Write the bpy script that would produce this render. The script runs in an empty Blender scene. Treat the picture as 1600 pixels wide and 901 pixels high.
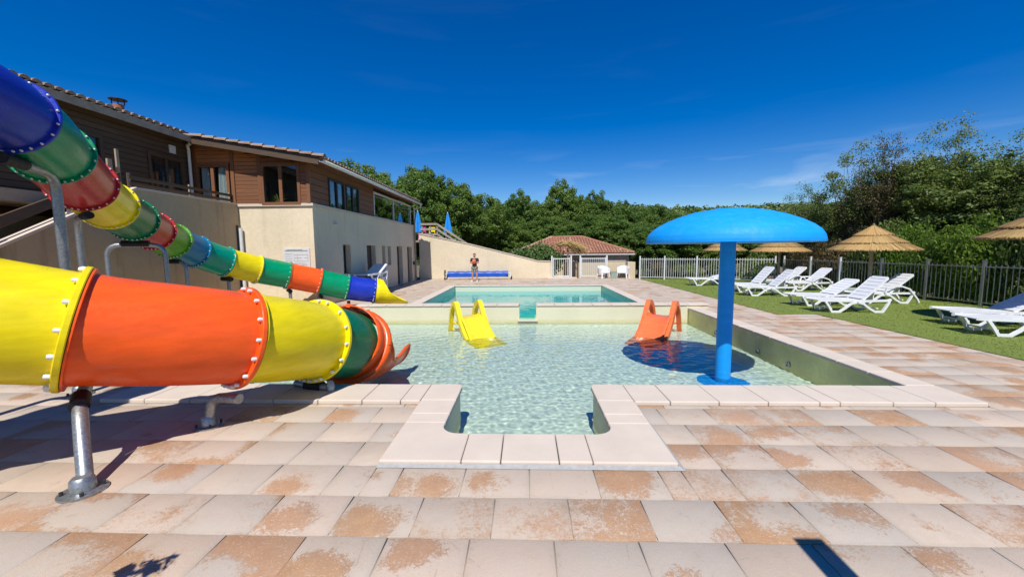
import bpy, bmesh, math, random
import numpy as np
from mathutils import Vector, Matrix
R = math.radians
random.seed(7)
S = bpy.context.scene
COL = S.collection

# ------------------------------------------------------------------ camera
cam_d = bpy.data.cameras.new('camera'); cam = bpy.data.objects.new('camera', cam_d); COL.objects.link(cam)
cam_d.sensor_width = 36; cam_d.lens = 13.95; cam_d.clip_start = 0.05; cam_d.clip_end = 3000
yaw, pitch, roll = R(1.993), R(5.510), R(-0.506)
fw = Vector((-math.sin(yaw)*math.cos(pitch), math.cos(yaw)*math.cos(pitch), -math.sin(pitch)))
r0 = Vector((math.cos(yaw), math.sin(yaw), 0)); u0 = r0.cross(fw)
rt = r0*math.cos(roll)+u0*math.sin(roll); up = u0*math.cos(roll)-r0*math.sin(roll)
cam.matrix_world = Matrix(((rt.x, up.x, -fw.x, 0), (rt.y, up.y, -fw.y, 0), (rt.z, up.z, -fw.z, 1.75), (0, 0, 0, 1)))
S.camera = cam
# ------------------------------------------------------------------ sky, sun, exposure
SUN_EL, SUN_AZ = R(55), R(181.5)      # azimuth of the sun measured clockwise from +Y: behind the camera
W = bpy.data.worlds.new('World'); S.world = W; W.use_nodes = True
wn = W.node_tree; wn.nodes.clear()
def wnode(t, **k):
    n = wn.nodes.new(t)
    for a, b in k.items(): setattr(n, a, b)
    return n
sky = wnode('ShaderNodeTexSky', sky_type='NISHITA', sun_disc=False, sun_elevation=SUN_EL, sun_rotation=SUN_AZ, air_density=1.0, dust_density=0.0, ozone_density=4.0)
hsv = wnode('ShaderNodeHueSaturation'); hsv.inputs['Saturation'].default_value = 1.5; hsv.inputs['Value'].default_value = 1.2; hsv.inputs['Hue'].default_value = .515
wn.links.new(sky.outputs[0], hsv.inputs['Color'])
tcw = wnode('ShaderNodeTexCoord'); mpw = wnode('ShaderNodeMapping'); mpw.inputs['Scale'].default_value = (1.2, 1.2, 9)
nzw = wnode('ShaderNodeTexNoise'); nzw.inputs['Scale'].default_value = 2.6; nzw.inputs['Detail'].default_value = 7; nzw.inputs['Distortion'].default_value = .5
rmw = wnode('ShaderNodeMapRange'); rmw.inputs[1].default_value = .56; rmw.inputs[2].default_value = .85; rmw.inputs[3].default_value = 0; rmw.inputs[4].default_value = .4
wn.links.new(tcw.outputs['Generated'], mpw.inputs[0]); wn.links.new(mpw.outputs[0], nzw.inputs['Vector']); wn.links.new(nzw.outputs[0], rmw.inputs[0])
mxw = wnode('ShaderNodeMix', data_type='RGBA'); mxw.inputs[7].default_value = (9, 10, 11, 1)
sxw = wnode('ShaderNodeSeparateXYZ'); wn.links.new(tcw.outputs['Generated'], sxw.inputs[0]); elw = wnode('ShaderNodeMapRange'); elw.inputs[1].default_value = .14; elw.inputs[2].default_value = .24; elw.inputs[3].default_value = 1; elw.inputs[4].default_value = .03; wn.links.new(sxw.outputs[2], elw.inputs[0])   # thin cirrus keeps low over the horizon
mlw = wnode('ShaderNodeMath', operation='MULTIPLY'); wn.links.new(rmw.outputs[0], mlw.inputs[0]); wn.links.new(elw.outputs[0], mlw.inputs[1]); wn.links.new(mlw.outputs[0], mxw.inputs[0]); wn.links.new(hsv.outputs[0], mxw.inputs[6])
bg = wnode('ShaderNodeBackground'); bg.inputs[1].default_value = 0.085
out = wnode('ShaderNodeOutputWorld'); wn.links.new(mxw.outputs[2], bg.inputs[0]); wn.links.new(bg.outputs[0], out.inputs[0])
sl = bpy.data.lights.new('sun', 'SUN'); sl.energy = 5.0; sl.angle = R(0.53); sl.color = (1.0, .955, .88)
sun = bpy.data.objects.new('sun', sl); COL.objects.link(sun)
sd = Vector((math.sin(SUN_AZ)*math.cos(SUN_EL), math.cos(SUN_AZ)*math.cos(SUN_EL), math.sin(SUN_EL)))   # towards the sun
sun.rotation_euler = sd.to_track_quat('Z', 'Y').to_euler(); sun.location = (0, -8, 12)
vs = S.view_settings; vs.view_transform = 'Standard'; vs.look = 'None'; vs.gamma = 1; vs.exposure = 0.14
S.render.engine = 'CYCLES'
cy = S.cycles; cy.use_denoising = True; cy.max_bounces = 10; cy.transparent_max_bounces = 16; cy.diffuse_bounces = 4; cy.glossy_bounces = 4; cy.transmission_bounces = 8
cy.sample_clamp_indirect = 6; cy.caustics_reflective = False; cy.caustics_refractive = True
try: cy.denoiser = 'OPENIMAGEDENOISE'
except Exception: pass

# ------------------------------------------------------------------ materials
class NT:
    def __init__(s, name):
        s.m = bpy.data.materials.new(name); s.m.use_nodes = True; s.t = s.m.node_tree; s.t.nodes.clear()
        s.o = s.t.nodes.new('ShaderNodeOutputMaterial')
    def n(s, typ, ins=None, **k):
        x = s.t.nodes.new('ShaderNode'+typ)
        for a, b in k.items(): setattr(x, a, b)
        for a, b in (ins or {}).items(): s.set(x, a, b)
        return x
    def set(s, x, a, b):
        i = x.inputs[a]
        if isinstance(b, bpy.types.NodeSocket): s.t.links.new(b, i)
        elif isinstance(b, bpy.types.Node): s.t.links.new(b.outputs[0], i)
        else: i.default_value = b
    def math(s, op, a, b=0., c=False): return s.n('Math', {0: a, 1: b}, operation=op, use_clamp=c).outputs[0]
    def rng(s, v, a, b, c=0., d=1.): return s.n('MapRange', {0: v, 1: a, 2: b, 3: c, 4: d}).outputs[0]
    def mix(s, f, a, b, bt='MIX'): return s.n('Mix', {0: f, 6: a, 7: b}, data_type='RGBA', blend_type=bt).outputs[2]
    def noise(s, sc, det=3, rough=.5, vec=None, dist=0., w=None):
        k = {'Scale': sc, 'Detail': det, 'Roughness': rough, 'Distortion': dist}
        if vec is not None: k['Vector'] = vec
        if w is not None: k['W'] = w
        return s.n('TexNoise', k, noise_dimensions='4D' if w is not None else '3D').outputs[0]
    def obj(s): return s.n('TexCoord').outputs['Object']
    def pos(s): return s.n('NewGeometry').outputs['Position']
    def bump(s, h, st=.3, d=.01): return s.n('Bump', {'Height': h, 'Strength': st, 'Distance': d}).outputs[0]
    def pbr(s, **k):
        b = s.n('BsdfPrincipled')
        for a, v in k.items(): s.set(b, {'col': 'Base Color', 'rough': 'Roughness', 'metal': 'Metallic', 'nrm': 'Normal', 'coat': 'Coat Weight', 'spec': 'Specular IOR Level', 'coatr': 'Coat Roughness'}.get(a, a), v)
        s.t.links.new(b.outputs[0], s.o.inputs[0]); return s.m
    def out(s, sh): s.t.links.new(sh.outputs[0] if isinstance(sh, bpy.types.Node) else sh, s.o.inputs[0]); return s.m
def c4(c): return (c[0], c[1], c[2], 1)
def dim(c, k): return (c[0]*k, c[1]*k, c[2]*k, 1)
M = {}
def plastic(name, c, rough=.3, streak=.12, coat=.25):
    t = NT(name); p = t.n('Mapping', {0: t.pos(), 3: (3, 3, 12)})
    a = t.noise(1.2, 4, .55, p); b = t.noise(28, 3, .6, t.pos())
    col = t.mix(t.rng(a, .35, .7), dim(c, 1-streak), dim(c, 1+streak*.6))
    dirt = t.rng(t.noise(3.1, 6, .7, t.pos()), .56, .74, 0, .03)
    col = t.mix(dirt, col, (.28, .24, .18, 1))
    if name == 'mushroom_blue':
        ls = t.noise(2.4, 6, .7, t.n('Mapping', {0: t.pos(), 3: (3.2, 3.2, .5)})); col = t.mix(t.rng(ls, .5, .8, 0, .10), col, (.35, .55, .68, 1))
    M[name] = t.pbr(col=col, rough=t.rng(b, .3, .7, rough-.06, rough+.12), nrm=t.bump(a, .08, .02), coat=coat*.3, coatr=.15, spec=.32)
plastic('blue_plastic', (.012, .035, .42)); plastic('green_plastic', (.0, .27, .115)); plastic('dark_green_plastic', (.004, .16, .06))
plastic('red_plastic', (.46, .028, .03)); plastic('yellow_plastic', (.80, .66, .004)); plastic('light_green_plastic', (.08, .33, .015))
plastic('teal_plastic', (.004, .18, .33)); plastic('sea_green_plastic', (.0, .30, .19)); plastic('orange_plastic', (.86, .105, .012))
plastic('coral_plastic', (.80, .17, .055), .28); plastic('lemon_plastic', (.84, .66, .03), .28)
plastic('mushroom_blue', (.004, .31, .84), .58, .08, 0); plastic('white_plastic', (.74, .75, .76), .34, .05, .1); plastic('cap_white', (.72, .72, .70), .35, .04)
plastic('sage_plastic', (.28, .34, .28), .45, .08, 0); plastic('pink_plastic', (.62, .06, .32)); plastic('sky_fabric', (.02, .27, .72), .7, .15, 0)
plastic('cover_blue', (.012, .09, .48), .38, .25, .1); plastic('black_rubber', (.012, .012, .013), .6, .1, 0)
def simple(name, c, rough=.7, amp=.18, sc=6., bsc=40., bst=.25, metal=0., bd=.006):
    t = NT(name); a = t.noise(sc, 5, .6, t.pos()); b = t.noise(bsc, 4, .65, t.pos())
    col = t.mix(t.rng(a, .3, .72), dim(c, 1-amp), dim(c, 1+amp)); col = t.mix(t.rng(b, .35, .7, 0, .35), col, dim(c, .72))
    M[name] = t.pbr(col=col, rough=rough, metal=metal, nrm=t.bump(b, bst, bd))
def galv():
    t = NT('galvanised'); v = t.n('TexVoronoi', {'Vector': t.pos(), 'Scale': 70.}).outputs['Color']; a = t.noise(9, 5, .6, t.pos())
    col = t.mix(t.rng(t.n('SeparateColor', {0: v}).outputs[0], 0, 1), (.25, .27, .28, 1), (.40, .42, .43, 1)); col = t.mix(t.rng(a, .5, .8, 0, .5), col, (.16, .16, .155, 1))
    M['galvanised'] = t.pbr(col=col, rough=t.rng(a, .3, .7, .32, .55), metal=.75, nrm=t.bump(a, .1, .004))
galv()
simple('painted_white', (.66, .68, .68), .4, .05, 5, 60, .05); simple('dark_metal', (.03, .031, .034), .5, .2)
simple('coping_stone', (.62, .53, .44), .75, .07, 2.2, 90, .35, 0, .003); simple('cream_liner', (.60, .56, .36), .45, .08, 1.4, 8, .05)
simple('mortar', (.36, .36, .35), .95, .15, 20, 80, .5); simple('grout', (.30, .26, .21), .95, .18, 9, 70, .4); simple('dry_ground', (.16, .125, .075), .95, .3, .8, 12, .6, 0, .05)
simple('skin', (.52, .25, .16), .55, .05); simple('dark_shirt', (.03, .028, .03), .85, .1); simple('shorts', (.25, .26, .20), .85, .12); simple('bright_orange', (.75, .17, .07), .6, .1)
simple('shoe', (.6, .6, .58), .7, .1); simple('inside_dark', (.03, .027, .024), .9, .2); simple('door_brown', (.055, .038, .026), .6, .25); simple('curtain', (.62, .66, .70), .85, .08, 14, 60)
simple('terracotta_pot', (.36, .13, .06), .8, .15); simple('bark', (.11, .085, .06), .95, .35, 7, 30, .8, 0, .03); simple('bare_wood', (.36, .28, .2), .8, .25, 5, 30); simple('grey_wood', (.33, .285, .23), .85, .22, 5, 30)
def stucco(name, c, dirt=.2):
    t = NT(name); p = t.pos(); a = t.noise(.8, 5, .6, p); b = t.noise(55, 5, .7, p); g = t.noise(9, 5, .7, p)
    streak = t.noise(1.6, 5, .6, t.n('Mapping', {0: p, 3: (2.2, 2.2, .25)}))
    col = t.mix(t.rng(a, .3, .75), dim(c, .9), dim(c, 1.07)); col = t.mix(t.rng(g, .45, .7, 0, .4), col, dim(c, .76)); col = t.mix(t.rng(streak, .56, .78, 0, dirt*1.6), col, (c[0]*.5, c[1]*.46, c[2]*.4, 1))
    M[name] = t.pbr(col=col, rough=.9, nrm=t.bump(t.math('ADD', b, t.math('MULTIPLY', g, 1.5)), .55, .012))
stucco('stucco_cream', (.73, .62, .44)); stucco('stucco_old', (.46, .36, .235), .55); stucco('house_cream', (.60, .50, .34), .2)
def wood(name, c, c2):
    t = NT(name); oi = t.n('ObjectInfo').outputs['Random']
    p = t.n('Mapping', {0: t.pos(), 3: (.9, .9, 14)}); a = t.noise(2.2, 6, .6, p, .8, t.math('MULTIPLY', oi, 20)); k = t.n('TexVoronoi', {'Vector': t.pos(), 'Scale': 4.5, 'Randomness': 1.}).outputs[0]
    col = t.mix(t.rng(a, .3, .7), c4(c), c4(c2)); col = t.mix(t.math('MULTIPLY', oi, .45), col, dim(c, .6)); col = t.mix(t.rng(k, .03, .08, .6, 0), col, dim(c, .3))
    M[name] = t.pbr(col=col, rough=.65, nrm=t.bump(a, .35, .006))
wood('wood_orange', (.44, .17, .055), (.30, .11, .035)); wood('wood_brown', (.25, .10, .04), (.14, .058, .027)); wood('wood_dark', (.105, .066, .036), (.066, .042, .024)); wood('wood_frame', (.24, .1, .04), (.17, .068, .028))
def glass():
    t = NT('window_glass'); f = t.math('MULTIPLY', t.math('POWER', t.n('LayerWeight', {0: .5}).outputs['Facing'], 4.), .9)
    g = t.n('BsdfGlossy', {'Color': (.9, .95, 1, 1), 'Roughness': .015}); tr = t.n('BsdfTransparent', {0: (.84, .88, .86, 1)})
    M['window_glass'] = t.out(t.n('MixShader', {0: t.math('ADD', f, .06), 1: tr, 2: g}))
glass()
def rooftile():
    t = NT('roof_tile'); p = t.pos(); ri = t.n('NewGeometry').outputs['Random Per Island']; a = t.noise(5, 5, .65, p); b = t.noise(30, 4, .7, p)
    rr = t.n('ValToRGB', {0: ri}); e = rr.color_ramp.elements; e[0].color = (.34, .14, .08, 1); e[1].color = (.50, .30, .19, 1); x = e.new(.45); x.color = (.42, .18, .10, 1); x = e.new(.8); x.color = (.27, .13, .09, 1)
    col = t.mix(t.rng(a, .48, .72, 0, .55), rr.outputs[0], (.33, .29, .22, 1)); col = t.mix(t.rng(b, .5, .75, 0, .4), col, (.1, .085, .065, 1))
    M['roof_tile'] = t.pbr(col=col, rough=.9, nrm=t.bump(b, .4, .01))
rooftile()
def oldtile():
    t = NT('old_tile'); p = t.pos(); ri = t.n('NewGeometry').outputs['Random Per Island']; a = t.noise(5, 5, .65, p); b = t.noise(26, 4, .7, p)
    col = t.mix(ri, (.22, .13, .085, 1), (.36, .24, .17, 1)); col = t.mix(t.rng(a, .42, .66, 0, .8), col, (.26, .235, .19, 1)); col = t.mix(t.rng(b, .5, .7, 0, .6), col, (.07, .062, .05, 1))
    M['old_tile'] = t.pbr(col=col, rough=.95, nrm=t.bump(b, .5, .012))
oldtile()
def paver():
    t = NT('paver_stone'); at = t.n('Attribute', attribute_name='tile'); sc = t.n('SeparateColor', {0: at.outputs['Color']})
    r1, r2, wear = sc.outputs[0], sc.outputs[1], sc.outputs[2]; p = t.pos(); uv = t.n('UVMap', uv_map='UVMap').outputs[0]
    w = t.math('MULTIPLY', r1, 37.)
    big = t.noise(3.2, 3, .5, p, .6, w); fine = t.noise(38, 5, .75, p, 1.2, w); mid = t.noise(11, 4, .6, p, .5, w)
    su = t.n('SeparateXYZ', {0: uv}); dx = t.math('SUBTRACT', su.outputs[0], .5); dy = t.math('SUBTRACT', su.outputs[1], .5)
    ox = t.math('SUBTRACT', dx, t.math('MULTIPLY', t.math('SUBTRACT', t.math('FRACT', t.math('MULTIPLY', r1, 13.7)), .5), .7)); oy = t.math('SUBTRACT', dy, t.math('MULTIPLY', t.math('SUBTRACT', t.math('FRACT', t.math('MULTIPLY', r2, 17.3)), .5), .7))
    d2 = t.math('SQRT', t.math('ADD', t.math('MULTIPLY', ox, ox), t.math('MULTIPLY', oy, oy)))
    blob = t.math('MULTIPLY', t.math('SUBTRACT', .42, d2), t.math('SUBTRACT', t.math('MULTIPLY', r2, 1.6), .65))
    v = t.math('ADD', t.math('ADD', t.math('MULTIPLY', big, .9), t.math('MULTIPLY', blob, 1.5)), t.math('ADD', t.math('MULTIPLY', t.math('SUBTRACT', fine, .5), 1.35), t.math('MULTIPLY', t.math('SUBTRACT', mid, .5), .3)))
    v = t.math('ADD', v, t.math('SUBTRACT', wear, .5)); ra = t.math('FRACT', t.math('MULTIPLY', r2, 9.1)); mask = t.n('MapRange', {0: v, 1: t.math('SUBTRACT', .545, t.math('MULTIPLY', ra, .10)), 2: t.math('ADD', .575, t.math('MULTIPLY', ra, .12)), 3: 0., 4: 1.}).outputs[0]
    grey = t.mix(r2, (.45, .39, .32, 1), (.54, .45, .36, 1)); grey = t.mix(t.rng(mid, .35, .7, 0, .5), grey, (.50, .38, .29, 1))
    grey = t.mix(t.rng(fine, .58, .72, 0, .4), grey, (.62, .55, .46, 1))
    rr = t.math('FRACT', t.math('MULTIPLY', r1, 7.3)); grey = t.mix(t.rng(rr, .6, 1., 0, .75), grey, (.44, .39, .335, 1)); grey = t.mix(t.rng(rr, 0, .3, .5, 0), grey, (.56, .43, .34, 1))
    grey = t.mix(t.rng(t.math('FRACT', t.math('MULTIPLY', r1, 23.9)), .72, 1., 0, .65), grey, (.50, .355, .25, 1))
    edge = t.math('MAXIMUM', t.math('ABSOLUTE', dx), t.math('ABSOLUTE', dy)); grey = t.mix(t.math('MULTIPLY', t.rng(edge, .42, .5), t.rng(big, .4, .6, .1, .45)), grey, (.36, .325, .27, 1))
    fl = t.noise(62, 4, .7, t.n('Mapping', {0: p, 3: (1, 1.6, 1)}), 1.5, w); fleck = t.math('MULTIPLY', t.rng(fl, .60, .64), t.math('MULTIPLY', t.rng(mid, .42, .58), t.rng(wear, .26, .5)))
    orange = t.mix(t.rng(mid, .35, .68), (.43, .24, .112, 1), (.36, .192, .09, 1)); orange = t.mix(t.math('MULTIPLY', r1, .5), orange, (.47, .27, .17, 1))
    col = t.mix(t.math('MAXIMUM', t.math('MULTIPLY', mask, .92), t.math('MULTIPLY', fleck, .8)), grey, orange); col = t.mix(t.math('MULTIPLY', t.math('MULTIPLY', mask, t.rng(fl, .57, .62)), .75), col, (.60, .50, .40, 1))
    gr = t.noise(170, 3, .75, p); col = t.mix(t.rng(gr, .56, .7, 0, .35), col, (.27, .23, .19, 1)); col = t.mix(t.rng(gr, .3, .42, .3, 0), col, (.66, .60, .52, 1))
    crk = t.rng(t.n('TexVoronoi', {'Vector': t.n('Mapping', {0: p, 3: (1, 1.2, 1)}), 'Scale': 2.1}, feature='DISTANCE_TO_EDGE').outputs[0], .0, .012, .35, 0); col = t.mix(t.math('MULTIPLY', crk, t.rng(mid, .5, .62)), col, (.22, .19, .15, 1))
    wt = t.noise(.55, 6, .7, p, .4); col = t.mix(t.rng(wt, .5, .72, 0, .4), col, (.52, .40, .30, 1)); col = t.mix(t.rng(wt, .28, .44, .35, 0), col, (.33, .30, .26, 1))
    st = t.rng(t.noise(1.1, 5, .65, p), .5, .75, 0, .35); col = t.mix(st, col, (.30, .25, .19, 1))
    sp = t.rng(t.n('TexVoronoi', {'Vector': p, 'Scale': 6.}).outputs[0], .012, .03, .5, 0); col = t.mix(sp, col, (.08, .07, .05, 1))
    h = t.math('ADD', t.math('ADD', fine, t.math('MULTIPLY', big, .5)), t.math('MULTIPLY', mask, -.5))
    M['paver_stone'] = t.pbr(col=col, rough=t.rng(mask, 0, 1, .82, .6), nrm=t.bump(t.math('ADD', h, t.math('MULTIPLY', t.noise(140, 3, .7, p), .7)), .55, .006), spec=.3)
paver()
def poolshell():
    t = NT('pool_liner'); p = t.pos(); z = t.n('SeparateXYZ', {0: p}).outputs[2]; a = t.noise(1.3, 4, .6, p); b = t.noise(2.2, 4, .6, t.n('Mapping', {0: p, 3: (1, 1, 5)}))
    base = t.mix(t.rng(a, .3, .7), (.62, .59, .42, 1), (.68, .64, .46, 1))
    band = t.math('MULTIPLY', t.rng(z, -.37, -.27, 1, 0), t.rng(z, -.46, -.39)); col = t.mix(t.math('MULTIPLY', band, t.rng(b, .3, .7, .35, .75)), base, (.50, .43, .14, 1))
    yel = t.rng(t.noise(1.7, 5, .6, p), .62, .78, 0, .4); col = t.mix(yel, col, (.52, .47, .2, 1))
    low = t.rng(z, -.52, -.44, 1, 0); col = t.mix(low, col, t.mix(t.rng(a, .3, .7), (.76, .82, .71, 1), (.82, .87, .76, 1)))
    M['pool_liner'] = t.pbr(col=col, rough=.5, spec=.3)
    t = NT('aqua_liner'); p = t.pos(); z = t.n('SeparateXYZ', {0: p}).outputs[2]; a = t.noise(1.3, 4, .6, p)
    col = t.mix(t.rng(z, -.30, -.26), t.mix(a, (.16, .50, .50, 1), (.22, .58, .57, 1)), (.62, .63, .48, 1))
    M['aqua_liner'] = t.pbr(col=col, rough=.4)
poolshell()
simple('shaded_wall_liner', (.84, .74, .32), .6, .22, 1.5, 14, .1)  # cream liner lifted and yellowed: warm bounce on the shaded right wall, in colour
def water(name, tint, rip=0., rs=8.):
    t = NT(name); f = t.n('Fresnel', {0: 1.33})
    g = t.n('BsdfGlossy', {'Color': (1, 1, 1, 1), 'Roughness': .015}); tr = t.n('BsdfTransparent', {0: c4(tint)})
    if rip:
        p = t.n('Mapping', {0: t.pos(), 3: (1, .8, 1)}); h = t.math('ADD', t.noise(rs, 3, .5, p, .6), t.math('MULTIPLY', t.noise(rs*.3, 2, .5, p, .3), 1.6))
        nb = t.bump(h, rip, .05); t.set(f, 'Normal', nb); t.set(g, 'Normal', nb)
    M[name] = t.out(t.n('MixShader', {0: f.outputs[0], 1: tr, 2: g}))
water('main_water', (.34, .92, .96), .05, 3.)
def turf():
    t = NT('turf'); p = t.pos(); a = t.noise(.7, 4, .6, p); b = t.noise(90, 3, .7, p); c = t.noise(14, 4, .6, p); wv = t.n('TexWave', {'Vector': p, 'Scale': .5, 'Distortion': 1.5}, bands_direction='Y').outputs[1]
    col = t.mix(t.rng(b, .3, .7), (.125, .18, .028, 1), (.26, .33, .075, 1)); col = t.mix(t.rng(c, .4, .7, 0, .45), col, (.13, .15, .04, 1)); col = t.mix(t.rng(a, .45, .7, 0, .4), col, (.16, .19, .045, 1))
    M['turf'] = t.pbr(col=col, rough=.75, nrm=t.bump(b, .7, .02), spec=.2)
turf()
def leaf(name, c1, c2, tl=.35):
    t = NT(name); ri = t.n('NewGeometry').outputs['Random Per Island']; a = t.noise(.55, 3, .6, t.pos()); oi = t.n('ObjectInfo').outputs['Random']
    col = t.mix(t.math('ADD', t.math('MULTIPLY', ri, .6), t.rng(a, .35, .65, 0, .4)), c4(c1), c4(c2)); col = t.mix(t.rng(oi, .4, 1., 0, .4), col, (c1[0]*.75, c1[1]*.85, c1[2]*.8, 1)); col = t.mix(t.rng(oi, 0, .4, .35, 0), col, (c2[0]*1.25, c2[1]*1.1, c2[2], 1))
    d = t.n('BsdfPrincipled', {'Base Color': col, 'Roughness': .5, 'Specular IOR Level': .35}); tr = t.n('BsdfTranslucent', {0: t.mix(.5, col, (.16, .24, .03, 1))})
    M[name] = t.out(t.n('MixShader', {0: tl, 1: d, 2: tr}))
leaf('leaf_wood', (.075, .155, .026), (.20, .31, .06), .45); leaf('leaf_hedge', (.085, .135, .03), (.23, .29, .075), .45); leaf('leaf_bright', (.08, .18, .016), (.22, .34, .04), .45)
leaf('leaf_far', (.07, .125, .036), (.17, .235, .07), .2); leaf('leaf_copper', (.07, .055, .024), (.17, .125, .055)); leaf('leaf_conifer', (.04, .095, .018), (.13, .20, .04), .2)
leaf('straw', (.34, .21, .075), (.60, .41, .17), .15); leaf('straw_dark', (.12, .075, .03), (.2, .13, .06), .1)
def hillmat():
    t = NT('hill_ground'); a = t.noise(.15, 5, .6, t.pos()); M['hill_ground'] = t.pbr(col=t.mix(a, (.02, .035, .012, 1), (.05, .065, .02, 1)), rough=.95)
hillmat()

# ------------------------------------------------------------------ mesh builder and object helpers
class MB:
    def __init__(s): s.v = []; s.f = []
    def add(s, vs, fs):
        o = len(s.v); s.v += [tuple(x) for x in vs]; s.f += [tuple(i+o for i in f) for f in fs]; return s
    def box(s, x0, x1, y0, y1, z0, z1, mt=None):
        vs = [(x0, y0, z0), (x1, y0, z0), (x1, y1, z0), (x0, y1, z0), (x0, y0, z1), (x1, y0, z1), (x1, y1, z1), (x0, y1, z1)]
        if mt: vs = [mt @ Vector(v) for v in vs]
        return s.add(vs, [(0, 3, 2, 1), (4, 5, 6, 7), (0, 1, 5, 4), (1, 2, 6, 5), (2, 3, 7, 6), (3, 0, 4, 7)])
    def cbox(s, x0, x1, y0, y1, z0, z1, c=.008):     # box with a chamfered top edge
        vs = [(x0, y0, z0), (x1, y0, z0), (x1, y1, z0), (x0, y1, z0), (x0, y0, z1-c), (x1, y0, z1-c), (x1, y1, z1-c), (x0, y1, z1-c), (x0+c, y0+c, z1), (x1-c, y0+c, z1), (x1-c, y1-c, z1), (x0+c, y1-c, z1)]
        return s.add(vs, [(0, 3, 2, 1), (0, 1, 5, 4), (1, 2, 6, 5), (2, 3, 7, 6), (3, 0, 4, 7), (4, 5, 9, 8), (5, 6, 10, 9), (6, 7, 11, 10), (7, 4, 8, 11), (8, 9, 10, 11)])
    def prism(s, poly, z0, z1):                       # poly: ccw list of (x,y)
        n = len(poly); vs = [(x, y, z0) for x, y in poly]+[(x, y, z1) for x, y in poly]
        return s.add(vs, [tuple(range(n-1, -1, -1)), tuple(range(n, 2*n))]+[(i, (i+1) % n, n+(i+1) % n, n+i) for i in range(n)])
    def sweep(s, pts, rad, n=12, caps=True, flat=1.):
        pts = [Vector(p) for p in pts]; fr = frames(pts); rad = rad if isinstance(rad, (list, tuple)) else [rad]*len(pts)
        vs = []; fs = []
        for p, (t, a, b), r in zip(pts, fr, rad):
            for k in range(n):
                th = 2*math.pi*k/n; vs.append(p+a*(math.cos(th)*r)+b*(math.sin(th)*r*flat))
        for i in range(len(pts)-1):
            for k in range(n): fs.append((i*n+k, i*n+(k+1) % n, (i+1)*n+(k+1) % n, (i+1)*n+k))
        if caps: fs += [tuple(range(n-1, -1, -1)), tuple((len(pts)-1)*n+k for k in range(n))]
        return s.add(vs, fs)
    def bar(s, pts, w, h):                            # rectangular profile along a polyline
        pts = [Vector(p) for p in pts]; fr = frames(pts); vs = []; fs = []
        for i, (p, (t, a, b)) in enumerate(zip(pts, fr)):
            k = 1.
            if 0 < i < len(pts)-1:
                d = (pts[i]-pts[i-1]).normalized().dot((pts[i+1]-pts[i]).normalized()); k = 1/max(.5, math.sqrt((1+d)/2))
            for x, y in ((-1, -1), (1, -1), (1, 1), (-1, 1)): vs.append(p+a*(x*w/2)+b*(y*h/2*k))
        for i in range(len(pts)-1):
            for k in range(4): fs.append((i*4+k, i*4+(k+1) % 4, (i+1)*4+(k+1) % 4, (i+1)*4+k))
        fs += [(3, 2, 1, 0), tuple((len(pts)-1)*4+k for k in range(4))]
        return s.add(vs, fs)
    def lathe(s, prof, n=32, c=(0, 0, 0)):            # prof: list of (r,z)
        vs = []; fs = []
        for r, z in prof:
            for k in range(n): th = 2*math.pi*k/n; vs.append((c[0]+r*math.cos(th), c[1]+r*math.sin(th), c[2]+z))
        for i in range(len(prof)-1):
            for k in range(n): fs.append((i*n+k, i*n+(k+1) % n, (i+1)*n+(k+1) % n, (i+1)*n+k))
        return s.add(vs, fs)
    def mesh(s, name, smooth=None):
        me = bpy.data.meshes.new(name); me.from_pydata(s.v, [], s.f); me.update()
        if smooth:
            for p in me.polygons: p.use_smooth = True
            me.set_sharp_from_angle(angle=R(smooth))
        return me
def frames(pts):
    n = len(pts); T = []
    for i in range(n):
        d = (pts[min(i+1, n-1)]-pts[i]); e = pts[i]-pts[max(i-1, 0)]
        t = (d.normalized() if d.length > 1e-9 else Vector((0, 0, 0)))+(e.normalized() if e.length > 1e-9 else Vector((0, 0, 0)))
        T.append(t.normalized())
    a = T[0].cross(Vector((0, 0, 1)))
    if a.length < 1e-3: a = Vector((1, 0, 0))
    a.normalize(); o = []
    for t in T:
        a = (a-t*a.dot(t)).normalized(); o.append((t, a, t.cross(a)*1))
    return o
def link(name, me, mat=None, parent=None, loc=None):
    o = bpy.data.objects.new(name, me); COL.objects.link(o)
    if mat and me is not None and not me.materials: me.materials.append(M[mat])
    if parent is not None: o.parent = parent
    if loc is not None: o.location = loc
    return o
def ob(name, mb, mat, parent=None, smooth=None, loc=None): return link(name, mb.mesh(name, smooth), mat, parent, loc)
def tag(o, label, cat, group=None):
    o['label'] = label; o['category'] = cat
    if group: o['group'] = group
    return o
def thing(name, label, cat, loc=(0, 0, 0), rz=0, group=None):
    o = bpy.data.objects.new(name, None); COL.objects.link(o); o.location = loc; o.rotation_euler = (0, 0, rz); o.empty_display_size = .2
    return tag(o, label, cat, group)
def struct(o): o['kind'] = 'structure'; return o
def stuff(o): o['kind'] = 'stuff'; return o
def kids(o): return [c for c in bpy.data.objects if c.parent == o]
def copy_tree(o, parent=None):
    c = o.copy(); COL.objects.link(c); c.parent = parent
    for ch in TREE.get(o.name, []): copy_tree(ch, c)
    return c
TREE = {}
def index(o):
    for x in bpy.data.objects:
        if x.parent == o: TREE.setdefault(o.name, []).append(x); index(x)
def npmesh(name, V, F):
    me = bpy.data.meshes.new(name); V = np.asarray(V, np.float32); F = np.asarray(F, np.int32); k = F.shape[1]
    me.vertices.add(len(V)); me.vertices.foreach_set('co', V.ravel()); me.loops.add(F.size); me.loops.foreach_set('vertex_index', F.ravel())
    me.polygons.add(len(F)); me.polygons.foreach_set('loop_start', np.arange(0, F.size, k, dtype=np.int32)); me.polygons.foreach_set('loop_total', np.full(len(F), k, np.int32)); me.update(); me.validate(); return me
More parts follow.
